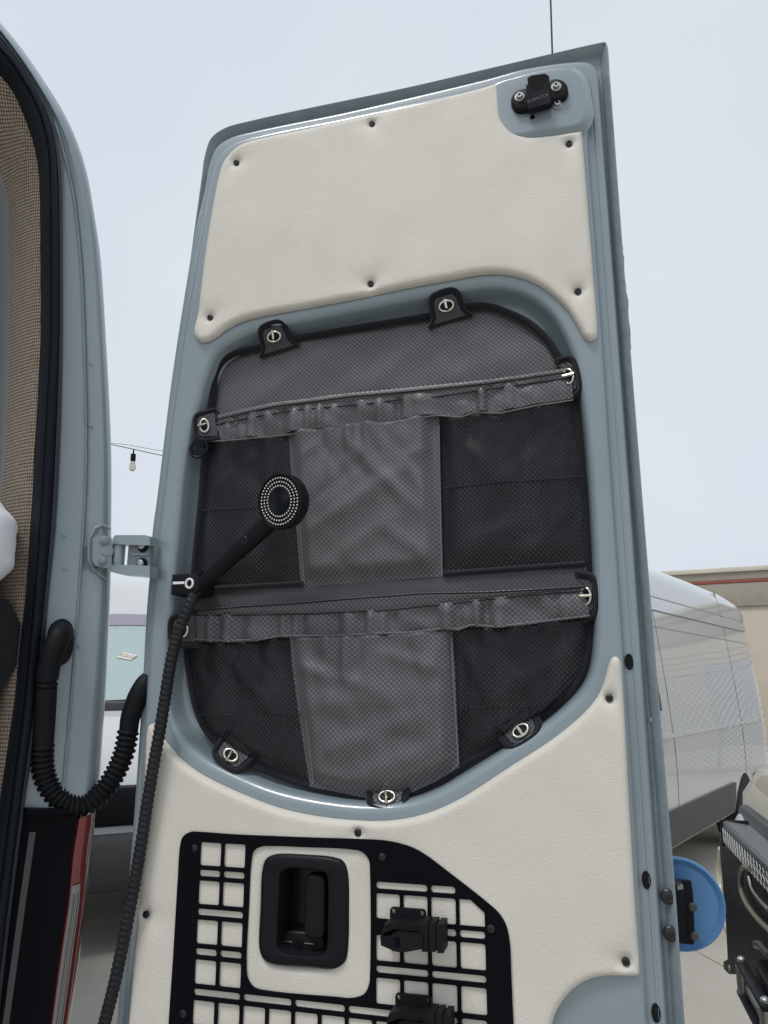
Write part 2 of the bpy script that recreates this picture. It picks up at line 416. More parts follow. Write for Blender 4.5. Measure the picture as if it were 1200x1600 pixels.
def sweep(path, rad, segs=12, closed=False, squash=None):
    """tube along a 3-D path; rad is a number or a list per point"""
    P = [Vector(p) for p in path]; n = len(P); V, Fc = [], []
    up = None
    for i in range(n):
        a = P[i - 1] if (i > 0 or closed) else P[i]; b = P[(i + 1) % n] if (i < n - 1 or closed) else P[i]
        t = (b - a).normalized()
        if up is None:
            up = Vector((0, 0, 1)) if abs(t.z) < 0.9 else Vector((0, 1, 0))
        up = (up - t * up.dot(t)).normalized(); w = t.cross(up)
        r = rad[i] if isinstance(rad, (list, tuple)) else rad
        for k in range(segs):
            an = 2 * math.pi * k / segs; V.append(P[i] + up * (r * math.cos(an)) + w * (r * math.sin(an) * (squash or 1)))
    for i in range(n if closed else n - 1):
        for k in range(segs):
            j = (i + 1) % n; Fc.append((i * segs + k, i * segs + (k + 1) % segs, j * segs + (k + 1) % segs, j * segs + k))
    if not closed: Fc += [tuple(range(segs)), tuple(range((n - 1) * segs, n * segs))]
    return V, Fc
def box(x0, x1, y0, y1, z0, z1, b=0.0):
    """box with chamfered edges"""
    bm = bmesh.new(); bmesh.ops.create_cube(bm, size=1)
    for v in bm.verts: v.co = Vector(((x0 + x1) / 2 + v.co.x * (x1 - x0), (y0 + y1) / 2 + v.co.y * (y1 - y0), (z0 + z1) / 2 + v.co.z * (z1 - z0)))
    if b: bmesh.ops.bevel(bm, geom=bm.edges[:], offset=b, segments=2, affect='EDGES', profile=0.5)
    bm.verts.index_update(); r = [v.co.copy() for v in bm.verts], [[v.index for v in f.verts] for f in bm.faces]; bm.free(); return r
def join(*parts):
    V, Fc = [], []
    for v, f in parts:
        s = len(V); V += list(v); Fc += [tuple(i + s for i in q) for q in f]
    return V, Fc
def xf(vf, M): return [M @ Vector(v) for v in vf[0]], vf[1]
def solid(loop3, off):
    """closed prism from a 3-D loop and an offset vector"""
    n = len(loop3); V = [Vector(p) for p in loop3] + [Vector(p) + Vector(off) for p in loop3]
    return V, [tuple(range(n)), tuple(range(n, 2 * n))] + [(i, (i + 1) % n, n + (i + 1) % n, n + i) for i in range(n)]
def text_geo(s, size):
    c = bpy.data.curves.new('lettering', 'FONT'); c.body = s; c.size = size; c.align_x = 'CENTER'; c.align_y = 'CENTER'; c.extrude = size * 0.03
    c.resolution_u = 3
    o = bpy.data.objects.new('lettering', c); COL.objects.link(o); dg = bpy.context.evaluated_depsgraph_get(); dg.update()
    me = o.evaluated_get(dg).to_mesh(); r = [v.co.copy() for v in me.vertices], [tuple(p.vertices) for p in me.polygons]
    o.evaluated_get(dg).to_mesh_clear(); bpy.data.objects.remove(o); bpy.data.curves.remove(c); return r

# ------------------------------------------------------------------ the setting: ground
gr = tag(mk('ground', [(-300, -300, -0.012), (300, -300, -0.012), (300, 300, -0.012), (-300, 300, -0.012)], [(0, 1, 2, 3)], 'concrete', smooth=0), kind='structure')
sl = None
for i in range(-5, 6):
    for j in range(-2, 8):
        if sl is None:
            v, f = box(-1.895, 1.895, -1.895, 1.895, -0.012, 0, 0.004); s_ = sl = mk('concrete_slab', v, f, 'concrete', gr, 30)
        else: s_ = sl.copy(); COL.objects.link(s_); s_.parent = gr
        a = R(12); s_.location = (0.9 + (i * 3.8) * math.cos(a) - (j * 3.8) * math.sin(a), 0.3 + (i * 3.8) * math.sin(a) + (j * 3.8) * math.cos(a), 0); s_.rotation_euler.z = a

# ------------------------------------------------------------------ the open rear door
DB = 0.62                                                      # height of the door's lower edge
DF = Frame((-0.395, 1.287, DB), R(-15))
door = tag(empty('rear_door', DF.loc, DF.rz), 'open blue-grey van rear door with cream vinyl trim panels, inner side showing', 'van door')
def dl(pts, n, step=0.006, closed=True, z=None):
    P = [DF.hit(x, y, n) for x, y in pts]; P = [Vector((p.x, p.z)) for p in P]
    if z: P += [Vector(q) for q in z]
    l = crs(P, step, closed)
    return ccw(l) if closed else l
def d2(px, py, n): p = DF.hit(px, py, n); return Vector((p.x, p.z))
def down(px, py, n, z, dx=0.0): p = DF.hit(px, py, n); return (p.x + dx, z)
# outlines
flange_px = [(186, 1600), (213, 1270), (224, 1100), (232, 960), (238, 880), (241, 830), (249, 770), (270, 600), (287, 480), (305, 350), (315, 278), (320, 243), (330, 216), (350, 201), (400, 187), (640, 136), (760, 108), (938, 67), (946, 66), (949, 72), (953, 120), (977, 440), (1004, 780), (1022, 1000), (1045, 1270), (1056, 1400), (1070, 1600)]
flange = dl(flange_px, -0.026, z=[down(1070, 1600, -0.026, 0.0), down(1070, 1600, -0.026, 0.0), down(186, 1600, -0.026, 0.0), down(186, 1600, -0.026, 0.0)])
lc_px = [(179, 1600), (206, 1270), (218, 1090), (226, 950), (232, 880), (235, 830), (243, 770), (264, 600), (282, 480), (302, 362), (318, 290), (325, 254), (338, 226), (360, 212), (400, 201), (540, 172), (640, 149), (760, 120), (820, 104), (905, 93), (925, 96), (933, 108), (938, 160), (960, 440), (984, 760), (1001, 1000), (1029, 1400), (1043, 1600)]
lc = dl(lc_px, -0.016, z=[down(1043, 1600, -0.016, 0.03), down(1043, 1600, -0.016, 0.03), down(182, 1600, -0.016, 0.03), down(182, 1600, -0.016, 0.03)])
lb_px = [(186, 1600), (212, 1270), (224, 1090), (233, 950), (239, 880), (243, 830), (250, 770), (271, 600), (289, 480), (308, 372), (322, 300), (331, 260), (345, 234), (365, 219), (400, 208), (540, 179), (664, 153), (760, 132), (860, 106), (890, 103), (905, 112), (914, 140), (922, 260), (936, 440), (957, 760), (974, 1000), (1001, 1400), (1013, 1600)]
lb = dl(lb_px, 0.0, z=[down(1013, 1600, 0, 0.06), down(1013, 1600, 0, 0.06), down(186, 1600, 0, 0.06), down(186, 1600, 0, 0.06)])
hole_px = [(330, 545), (312, 585), (296, 640), (277, 722), (266, 835), (256, 950), (250, 1030), (249, 1085), (258, 1130), (280, 1165), (312, 1195), (362, 1222), (430, 1249), (525, 1268), (590, 1272), (640, 1267), (690, 1249), (800, 1183), (867, 1138), (915, 1094), (936, 1058), (945, 1000), (944, 900), (936, 750), (926, 640), (914, 570), (898, 525), (876, 488), (848, 461), (815, 444), (780, 437), (750, 437), (640, 456), (480, 489), (400, 505), (368, 518)]
hole = dl(hole_px, 0.0)
hh_px = [(425, 1350), (520, 1352), (524, 1360), (522, 1500), (518, 1505), (425, 1498), (420, 1490), (421, 1358)]
hh = dl(hh_px, 0.0)
outer_ring = [(0, -0.078), (0, -0.026), (0.0012, -0.0245), (0.003, -0.0255), (0.012, -0.040), (0.0135, -0.042)]
layer('door_skin', flange, outer_ring, [(inset(hole, 0.02), [(0, -0.042), (0, -0.075)]), (hh, [(0, -0.042), (0, -0.06)])], 'paint_rough', door)
layer('inner_flange', lc, [(-0.004, -0.0425), (-0.001, -0.036), (0, -0.028), (0.001, -0.022), (0.003, -0.0185), (0.006, -0.0165), (0.009, -0.016)], [(inset(hole, 0.004), [(0, -0.016), (0, -0.03)]), (hh, [(0, -0.016), (0, -0.05)])], 'paint', door)
qr = [(0.011 * (1 - math.cos(a)), -0.011 * (1 - math.sin(a))) for a in np.linspace(0, math.pi / 2, 7)]
edge = [(-0.001, -0.0165), (0.001, -0.010)] + [(0.001 + x, y) for x, y in qr[1:]]
rec = [(0, 0)] + [(0.014 * math.sin(a), -0.014 * (1 - math.cos(a))) for a in np.linspace(0.2, 1.35, 6)] + [(0.0165, -0.024)]
rec += [(0.0165 + 0.016 * (1 - math.cos(a)), -0.024 - 0.016 * math.sin(a)) for a in np.linspace(0.25, math.pi / 2, 6)] + [(0.05, -0.0405)]
layer('inner_panel', lb, edge, [(hole, rec), (hh, [(0, 0), (0, -0.045)])], 'paint', door, smooth=50)
gl = inset(hole, 0.045)
layer('window_glass', gl, [(0, -0.05), (0, -0.0425)], [], 'glass_dark', door)
# raised pad that carries the striker stop
pad_px = [(770, 134), (807, 119), (855, 108), (888, 106), (902, 115), (911, 140), (915, 180), (905, 194), (850, 203), (800, 212), (772, 214)]
pad = dl(pad_px, 0.012, 0.004)
layer('striker_pad', pad, [(-0.012, 0.0002), (-0.006, 0.0045), (-0.001, 0.010), (0.002, 0.0118), (0.005, 0.012)], [], 'paint', door, smooth=50)
p = [DF.hit(x, y, -0.0165) for x, y in ((924, 120), (952, 500), (988, 1000), (1030, 1600))]
mk('pressed_ridge', *sweep(resamp(p, 60), .0022, 8), 'paint', door, 60)
# brushed seam sealer on the flange, in lumps
for (xa, ya, xb, yb, r0) in ((945, 110, 951, 200, .0028), (954, 205, 958, 255, .005), (960, 268, 966, 340, .0022), (966, 352, 974, 430, .0045), (976, 436, 986, 545, .002), (1035, 1205, 1040, 1290, .0055), (1040, 1292, 1047, 1372, .004), (1054, 1480, 1060, 1540, .003)):
    n = 46; path = []; rr = []
    for i in range(n):
        s = i / (n - 1); p = DF.hit(xa + (xb - xa) * s + 2.2 * noise.noise(Vector((s * 5, xa, 0))), ya + (yb - ya) * s, -0.037)
        path.append(p + Vector((0, r0 * .35, 0))); rr.append(r0 * (0.75 + 0.5 * noise.noise(Vector((s * 6, ya * .1, 3)))) * min(1, 4 * s + .1, 4 * (1 - s) + .1))
    v, f = sweep(path, [max(.0006, q) for q in rr], 8); mk('seam_sealer', v, f, 'paint_rough', door, 80)
for px, py, r in ((983, 1034, 14), (1010, 1375, 15), (1025, 1583, 16), (1017, 1100, 0)):
    if r:
        p = DF.hit(px, py, -0.0148); v, f = lathe([(0.0115, 0.0), (0.011, 0.0012), (0.0095, 0.0014), (0.009, 0.0004), (0.0, 0.0004)], 24, p, sx=0.5); mk('hole_plug', v, f, 'black_rubber', door)
for px, py in ((1018, 1125), (1024, 1125)):
    p = DF.hit(px, py, -0.041); v, f = lathe([(0.003, 0), (0.003, .002), (0, .003)], 10, p); mk('weld_stud', v, f, 'zinc', door)
# cream trim panels, padded, held by black screws
up_px = [(344, 275), (350, 257), (362, 240), (380, 228), (415, 218), (492, 202), (568, 185), (645, 168), (760, 139), (781, 132), (781, 132), (784, 165), (786, 186), (794, 201), (808, 213), (828, 218), (850, 216), (909, 207), (909, 207), (914, 260), (920, 340), (928, 440), (933, 522), (930, 530), (923, 534), (914, 530), (905, 515), (890, 490), (870, 468), (840, 446), (810, 434), (780, 429), (750, 430), (700, 439), (640, 450), (560, 467), (480, 482), (400, 497), (374, 505), (352, 517), (336, 529), (320, 536), (310, 533), (305, 523), (312, 480), (322, 400), (334, 325)]
up_scr = [(369, 254), (581, 193), (889, 224), (903, 455), (579, 443), (328, 496)]
T1 = 0.012
upl = dl(up_px, 0.002, 0.004)
ut = cushion('upper_trim', upl, [], 0.0012, T1, 0.011, [tuple(d2(x, y, 0.008)) for x, y in up_scr], 0.007, 'vinyl', door, 1.0)
tag(ut, 'cream vinyl trim panel above the window recess')
lo_px = [(203, 1600), (213, 1470), (222, 1330), (228, 1230), (232, 1143), (235, 1133), (240, 1130), (246, 1134), (257, 1154), (279, 1181), (310, 1206), (360, 1232), (427, 1259), (468, 1270), (525, 1279), (588, 1283), (632, 1279), (669, 1270), (717, 1249), (800, 1196), (867, 1152), (917, 1109), (937, 1082), (947, 1053), (952, 1035), (957, 1027), (963, 1026), (969, 1032), (972, 1060), (984, 1270), (993, 1420), (999, 1516), (998, 1523), (990, 1525), (950, 1524), (925, 1528), (898, 1543), (876, 1569), (863, 1600)]
q1 = d2(863, 1600, 0.002); q0 = d2(203, 1600, 0.002)
lol = dl(lo_px, 0.002, 0.004, z=[(q1.x - 0.012, q1.y - 0.08), (q1.x + 0.0, q1.y - 0.18), (q1.x + 0.06, q1.y - 0.26), (q1.x + 0.06, q1.y - 0.30), (q1.x + 0.05, 0.14), (q1.x + 0.05, 0.14), (q0.x - 0.01, 0.14), (q0.x - 0.01, 0.14)])
lo_scr = [(952, 1091), (978, 1503), (559, 1301), (228, 1429)]
lt = cushion('lower_trim', lol, [hh], 0.0012, T1, 0.011, [tuple(d2(x, y, 0.008)) for x, y in lo_scr], 0.007, 'vinyl', door, 5.0)
tag(lt, 'cream vinyl trim panel below the window recess')
def screw(p, r, parent, m='screw_black', name='screw', hexr=0.45):
    v, f = lathe([(r, -0.003), (r, 0.0006), (r * 0.92, 0.0016), (r * 0.72, 0.0022), (r * 0.42, 0.0022), (r * 0.36, 0.0004), (0, 0.0004)], 18, p)
    return mk(name, v, f, m, parent, 30)
for tr, l in ((ut, up_scr), (lt, lo_scr)):
    for x, y in l: screw(DF.hit(x, y, 0.0058), 0.0052, tr)
# striker stop with its bolts
st = layer('striker_plate', dl([(800, 160), (806, 146), (822, 141), (850, 134), (866, 127), (880, 130), (886, 141), (882, 152), (868, 158), (840, 166), (822, 172), (808, 172)], 0.018, 0.003), [(-0.002, 0.012), (-0.0015, 0.020), (0.0005, 0.023), (0.002, 0.0235)], [], 'black_plastic', door)
b_ = [DF.hit(x, y, 0.032) for x, y in ((822, 131), (831, 138), (836, 143), (845, 141), (850, 132), (856, 122), (859, 148), (822, 158))]
blk = mk('striker_block', *join(solid(b_, (0, 0.014, 0)), solid([DF.hit(x, y, 0.0325) for x, y in ((822, 158), (859, 148), (861, 160), (826, 170))], (0, 0.014, 0))), 'black_gloss', st, 20)
p0 = DF.hit(826, 128, 0.019); p1 = DF.hit(857, 118, 0.019)
mk('striker_slot', *solid([DF.hit(x, y, 0.0242) for x, y in ((824, 122), (830, 118), (852, 115), (858, 119), (858, 140), (826, 146))], (0, 0.006, 0)), 'black_powder', st, 20)
v, f = text_geo('SLAMSTOP', 0.0072); pc = DF.hit(840.5, 153.5, 0.0326)
Mx = Matrix.Translation(pc) @ Matrix.Rotation(R(9), 4, 'Y') @ Matrix.Rotation(R(90), 4, 'X')
Mx = Matrix.Translation(pc) @ Matrix.Rotation(-R(11), 4, 'Y') @ Matrix.Rotation(R(90), 4, 'X')
mk('lettering', *xf((v, f), Mx), 'lettering_grey', st, 0)
for x, y, n in ((812, 152, .0232), (869, 136, .0232), (871, 164, .0125)):
    p = DF.hit(x, y, n); v, f = lathe([(.0085, -.001), (.0085, .0012), (.0080, .0018), (.0055, .002), (.0052, .006), (.0045, .0068), (.0026, .0068), (.0024, .003), (0, .003)], 20, p); mk('bolt', v, f, 'zinc', door, 30)
p = DF.hit(832, 183, 0.0122); v, f = lathe([(.0042, -.0002), (.0042, .0003), (0, .0003)], 16, p); mk('drilled_hole', v, f, 'black_powder', door)
# inner handle: bezel, recess, pull lever, lock slider
bz_px = [(407, 1360), (413, 1343), (428, 1336), (470, 1336), (520, 1341), (534, 1347), (541, 1362), (543, 1430), (541, 1490), (537, 1505), (522, 1516), (480, 1513), (418, 1507), (407, 1498), (402, 1482), (404, 1420)]
in_px = [(438, 1366), (444, 1359), (500, 1362), (508, 1366), (511, 1376), (511, 1440), (508, 1486), (503, 1492), (490, 1494), (442, 1488), (434, 1480), (433, 1460), (436, 1400)]
bz = layer('handle_bezel', dl(bz_px, 0.02, 0.003), [(-.001, 0.006), (0, 0.013), (.0015, 0.0165), (.004, 0.0185), (.008, 0.0195)], [(dl(in_px, 0.019, 0.003), [(-0.003, 0.0195), (-0.001, 0.0185), (0, 0.016), (0.003, -0.028)])], 'black_plastic', door)
layer('handle_recess', dl(in_px, 0.019, 0.004), [(0, -0.030), (0, -0.0275)], [], 'black_gloss', bz)
layer('pull_lever', dl([(477, 1375), (481, 1367), (500, 1368), (506, 1374), (507, 1420), (506, 1460), (502, 1467), (480, 1465), (475, 1458), (475, 1420)], 0.012, 0.003), [(0, -0.004), (0, 0.009), (.0015, 0.0115), (.004, 0.0125)], [], 'black_plastic', bz, bottom=True)
ls = layer('lock_slider', dl([(436, 1459), (440, 1456), (505, 1466), (506, 1485), (500, 1491), (444, 1484), (436, 1478)], -0.004, 0.003), [(0, -0.028), (0, -0.006), (.002, -0.004)], [], 'black_plastic', bz)
for k in range(4):
    p = DF.hit(461 + k * 3.2, 1476, -0.003); v, f = box(p.x - .0009, p.x + .0009, p.y - .0012, p.y + .002, p.z - .007, p.z + .007, .0003); mk('grip_rib', v, f, 'black_plastic', ls)
for a, b in ((442, 457), (475, 490)):
    p = DF.hit((a + b) / 2, 1471 + (a - 442) * .1, -0.003); v, f = box(p.x - .007, p.x + .007, p.y - .001, p.y + .002, p.z - .0008, p.z + .0008, .0003); mk('slider_edge', v, f, 'steel', ls)
# lower right round bulge of the door panel
# ------------------------------------------------------------------ fabric organizer in the window recess
org = tag(empty('storage_organizer', DF.loc, DF.rz), 'black and grey ripstop organizer with mesh pockets filling the window recess of the open door', 'organizer')
NB = -0.031
og_px = [(335, 610), (338, 587), (347, 569), (366, 555), (420, 542), (457, 532), (547, 516), (620, 504), (680, 494), (730, 481), (760, 480), (793, 490), (827, 507), (853, 530), (873, 559), (884, 580), (897, 633), (907, 703), (914, 770), (918, 837), (921, 903), (923, 970), (922, 1010), (912, 1050), (892, 1083), (853, 1114), (787, 1160), (733, 1190), (683, 1222), (643, 1240), (605, 1250), (573, 1247), (493, 1230), (393, 1193), (337, 1157), (311, 1113), (298, 1053), (294, 1010), (297, 975), (303, 920), (308, 860), (314, 800), (321, 720), (329, 655)]
ogl = dl(og_px, NB, 0.006)
def wr(u, w, s, ang, fa, fb, amp):
    c, q = math.cos(ang), math.sin(ang); return amp * noise.noise(Vector(((u * c + w * q) * fa, (-u * q + w * c) * fb, s)))
# backing sheet
loops = [ogl]; A = cushion('back_panel', ogl, [], NB - 0.006, 0.006, 0.02, [], 0.012, 'ripstop', org, 3.0)
v, f = sweep([(p.x, -NB - .004, p.y) for p in crs([q for q in ogl], 0.008, True)], 0.0062, 10, closed=True); mk('piping', v, f, 'piping', org, 80)
def patch(name, top, bot, nu, nv, nf, m, left=None, right=None, parent=org, n0=NB):
    """cloth piece between an upper and a lower edge; nf(s, t, u, w) is how far it stands off"""
    T = resamp([DF.hit(x, y, n0) for x, y in top], nu); B = resamp([DF.hit(x, y, n0) for x, y in bot], nu)
    Ls = resamp([DF.hit(x, y, n0) for x, y in left], nv) if left else None
    Rs = resamp([DF.hit(x, y, n0) for x, y in right], nv) if right else None
    V, Fc = [], []
    for j in range(nv):
        t = j / (nv - 1)
        for i in range(nu):
            s = i / (nu - 1); p = T[i].lerp(B[i], t)
            if Ls: p = p + (Ls[j] - T[0].lerp(B[0], t)) * (1 - s)
            if Rs: p = p + (Rs[j] - T[-1].lerp(B[-1], t)) * s
            V.append((p.x, -(n0 + nf(s, t, p.x, p.z)), p.z))
    for j in range(nv - 1):
        for i in range(nu - 1):
            k = j * nu + i; Fc.append((k, k + 1, k + nu + 1, k + nu))
    o = mk(name, V, Fc, m, parent, 75); return o
def sm(x, a, b): t = min(1, max(0, (x - a) / (b - a))); return t * t * (3 - 2 * t)
def bell(s, t, e=0.12): return sm(s, 0, e) * sm(1 - s, 0, e) * sm(t, 0, .02) * sm(1 - t, 0, e)
def seamline(name, pts, n, r, m='fabric_thread', parent=org, k=60):
    v, f = sweep(resamp([DF.hit(x, y, n) for x, y in pts], k), r, 6); return mk(name, v, f, m, parent, 80)
b1_hem = [(336, 657), (380, 646), (430, 635), (480, 629), (547, 620), (620, 614), (680, 608), (760, 600), (820, 592), (893, 581)]
b1_g = [(336, 664), (380, 655), (417, 648), (467, 640), (567, 632), (620, 625), (683, 620), (773, 607), (893, 590)]
b1_lo = [(329, 694), (370, 691), (413, 687), (453, 683), (480, 677), (530, 675), (573, 665), (600, 668), (640, 659), (683, 653), (720, 656), (743, 648), (780, 650), (837, 638), (896, 629)]
b2_hem = [(303, 955), (380, 948), (460, 943), (560, 935), (660, 928), (760, 926), (850, 921), (916, 917)]
b2_g = [(302, 962), (400, 961), (493, 959), (600, 954), (690, 945), (750, 938), (850, 928), (918, 923)]
b2_lo = [(298, 1002), (353, 1005), (410, 1003), (437, 997), (487, 997), (540, 996), (593, 993), (640, 992), (700, 985), (717, 987), (737, 980), (777, 983), (850, 974), (921, 966)]
FOLDS = []
def fold(x0, y0, x1, y1, w, a): FOLDS.append((d2(x0, y0, NB), d2(x1, y1, NB), w * 1.12, a * (.56 if a > 0 else .42)))
for q in ((545, 690, 655, 800, .011, .010), (600, 672, 690, 770, .010, -.007), (500, 690, 560, 760, .009, -.005), (470, 850, 640, 735, .013, .008), (480, 800, 590, 712, .010, -.006), (495, 905, 620, 810, .012, .007), (610, 830, 690, 885, .012, .008), (640, 720, 690, 700, .008, .006), (520, 860, 560, 905, .010, -.006), (575, 680, 590, 740, .006, .005), (648, 672, 655, 715, .006, -.005), (470, 730, 500, 700, .008, .006),
          (490, 1010, 545, 1065, .009, -.007), (545, 1065, 600, 1005, .009, -.006), (470, 1040, 590, 1075, .010, .009), (600, 1020, 705, 1050, .010, .008), (480, 1100, 690, 1085, .015, .007), (500, 1180, 680, 1110, .014, .008), (500, 1120, 660, 1160, .012, -.005), (560, 1215, 700, 1160, .012, .007), (640, 1005, 660, 1060, .007, -.006), (690, 1000, 672, 1060, .007, .006), (480, 1150, 560, 1220, .011, -.006),
          (340, 700, 440, 780, .010, -.006), (330, 780, 430, 700, .010, .006), (700, 680, 800, 760, .012, .008), (780, 740, 880, 650, .010, -.007), (700, 860, 890, 800, .014, .006), (820, 870, 905, 790, .010, .007), (720, 1000, 770, 1100, .010, .010), (780, 1090, 900, 1010, .012, .008), (740, 1000, 850, 1060, .010, -.006), (350, 1010, 440, 1120, .010, .010), (400, 1010, 470, 1100, .009, -.007), (310, 1020, 380, 1110, .009, -.006),
          (380, 640, 520, 545, .010, .006), (450, 640, 580, 560, .009, -.004), (560, 610, 700, 510, .011, .006), (640, 600, 720, 520, .009, -.004), (700, 590, 850, 540, .012, .006), (690, 520, 760, 505, .010, -.006), (760, 590, 820, 560, .008, .004)):
    fold(*q)
def folds(u, w):
    h = 0.0; p = Vector((u, w))
    for A_, B_, wd, a in FOLDS:
        ab = B_ - A_; t = min(1, max(0, (p - A_).dot(ab) / ab.length_squared)); dd = (p - (A_ + ab * t)).length_squared / (wd * wd)
        if dd < 6: h += a * math.exp(-dd) * (.35 + .65 * math.sin(math.pi * min(1, max(0, .12 + .76 * t))))
    return h
def pocket_wr(seed, a):
    def g(s, t, u, w):
        e = bell(s, t)
        return 0.010 + e * (0.016 + folds(u, w) + wr(u, w, seed, R(52), 15, 6, a * .30) + wr(u, w, seed + 9, R(20), 45, 20, a * .12)) + (1 - t) ** 3 * 0.005 * math.sin(u * 130 + 2 * math.sin(u * 37))
    return g
UPZ = d2(600, 640, NB).y
for v in A.data.vertices:
    u, w = v.co.x, v.co.z; v.co.y -= folds(u, w) * .8 * (1 if w > UPZ else 0) + wr(u, w, 2.0, R(48), 22, 7, 0.003) + wr(u, w, 7.0, R(-30), 26, 12, 0.0025) - 0.001
def net_wr(seed, a):
    def g(s, t, u, w):
        e = bell(s, t, 0.15)
        return 0.008 + e * (0.010 + folds(u, w) * .8 + wr(u, w, seed, R(50), 16, 7, a * .5) + wr(u, w, seed + 3, R(-30), 30, 12, a * .5)) + (1 - t) ** 3 * 0.003 * math.sin(u * 140 + seed)
    return g
# upper row of pockets
patch('mesh_pocket', b1_lo[:4], [(304, 926), (400, 921), (474, 917)], 50, 60, net_wr(11, .006), 'mesh_net', left=[(327, 690), (320, 740), (314, 800), (308, 860), (304, 926)], right=[(456, 683), (464, 800), (474, 917)])
patch('mesh_pocket', [(688, 653), (720, 656), (743, 648), (780, 650), (837, 638), (897, 629)], [(692, 903), (800, 895), (916, 886)], 60, 60, net_wr(23, .007), 'mesh_net', right=[(897, 629), (906, 703), (913, 770), (916, 886)])
patch('centre_pocket', [(455, 680), (480, 674), (530, 672), (573, 662), (600, 664), (640, 656), (688, 650)], [(474, 918), (580, 910), (694, 902)], 76, 80, pocket_wr(31, .019), 'ripstop', left=[(455, 680), (459, 740), (464, 800), (469, 860), (474, 918)])
def band_wr(seed, ph):
    def g(s, t, u, w):
        gath = math.sin(u * 95 + 2.6 * math.sin(u * 31 + ph)) * 0.5 + math.sin(u * 171 + 3 * math.sin(u * 43 + ph)) * .35
        return 0.020 + (0.0035 + 0.006 * sm(t, 0, .35) * (1 - .35 * t)) * gath * min(1, 10 * s, 10 * (1 - s)) + 0.0015 * math.sin(math.pi * t) + wr(u, w, seed, R(60), 40, 18, .004)
    return g
def hem_wr(seed):
    return lambda s, t, u, w: 0.018 + 0.002 * math.sin(math.pi * t) + wr(u, w, seed, 0, 50, 20, .0012)
patch('elastic_band', b1_hem, b1_g, 150, 6, hem_wr(3), 'ripstop', n0=NB)
patch('elastic_band', b1_g, b1_lo, 260, 18, band_wr(5, .4), 'ripstop')
# dark strip and lower row
patch('divider_flap', [(304, 928), (400, 921), (474, 916), (580, 908), (694, 901), (800, 894), (916, 885)], [(302, 958), (400, 950), (460, 945), (560, 937), (660, 930), (760, 928), (918, 919)], 120, 12, lambda s, t, u, w: 0.010 + .004 * t + wr(u, w, 41, R(80), 35, 10, .0025), 'ripstop_dark')
patch('mesh_pocket', [(298, 1000), (353, 1003), (410, 1001), (437, 996), (460, 995)], [(333, 1152), (393, 1191), (488, 1226)], 50, 60, net_wr(53, .009), 'mesh_net', left=[(297, 1000), (300, 1053), (312, 1110), (335, 1154)], right=[(458, 995), (461, 1040), (471, 1120), (488, 1226)])
patch('mesh_pocket', [(709, 984), (737, 979), (777, 981), (850, 973), (921, 965)], [(719, 1196), (783, 1160), (850, 1114)], 60, 60, net_wr(67, .009), 'mesh_net', left=[(709, 984), (714, 1080), (719, 1196)], right=[(921, 965), (920, 1010), (909, 1050), (888, 1084), (850, 1114)])
patch('centre_pocket', [(458, 994), (487, 993), (540, 992), (593, 989), (640, 988), (709, 981)], [(488, 1228), (573, 1245), (605, 1248), (643, 1238), (683, 1220), (720, 1197)], 76, 76, pocket_wr(71, .018), 'ripstop', left=[(458, 994), (461, 1040), (471, 1120), (488, 1228)], right=[(709, 981), (714, 1080), (720, 1197)])
patch('elastic_band', b2_hem, b2_g, 150, 6, hem_wr(13), 'ripstop')
patch('elastic_band', b2_g, b2_lo, 260, 18, band_wr(15, 1.9), 'ripstop')
for l, n in ((b1_hem, -.008), (b2_hem, -.008)):
    seamline('edge_binding', l, n, .0013, 'piping')
for l in (b1_lo, b2_lo): seamline('hem_stitching', [(x, y - 4) for x, y in l], -.0085, .0011, 'thread_light', k=160)
for l, n in ((b1_g, -.0095), (b2_g, -.0095)): seamline('gather_seam', l, n, .0011, 'piping', k=120)
for l in ([(316, 798), (402, 793), (466, 790)], [(692, 763), (800, 753), (913, 745)], [(312, 1117), (400, 1117), (471, 1117)], [(716, 1107), (790, 1105), (852, 1104)]):
    seamline('pocket_seam', l, -0.012 if l[0][1] < 900 else -0.013, .0012, 'piping')
seamline('mesh_hem', [(693, 897), (800, 889), (914, 881)], -0.018, .0045, 'piping')
seamline('mesh_hem', [(308, 921), (400, 916), (473, 912)], -0.018, .0045, 'piping')
for x0, y0, x1, y1 in ((459, 700, 476, 912), (686, 665, 690, 896), (463, 1006, 490, 1222), (705, 996, 716, 1194)):
    seamline('side_stitching', [(x0, y0), (x1, y1)], -0.0165, .0009, 'thread_light')
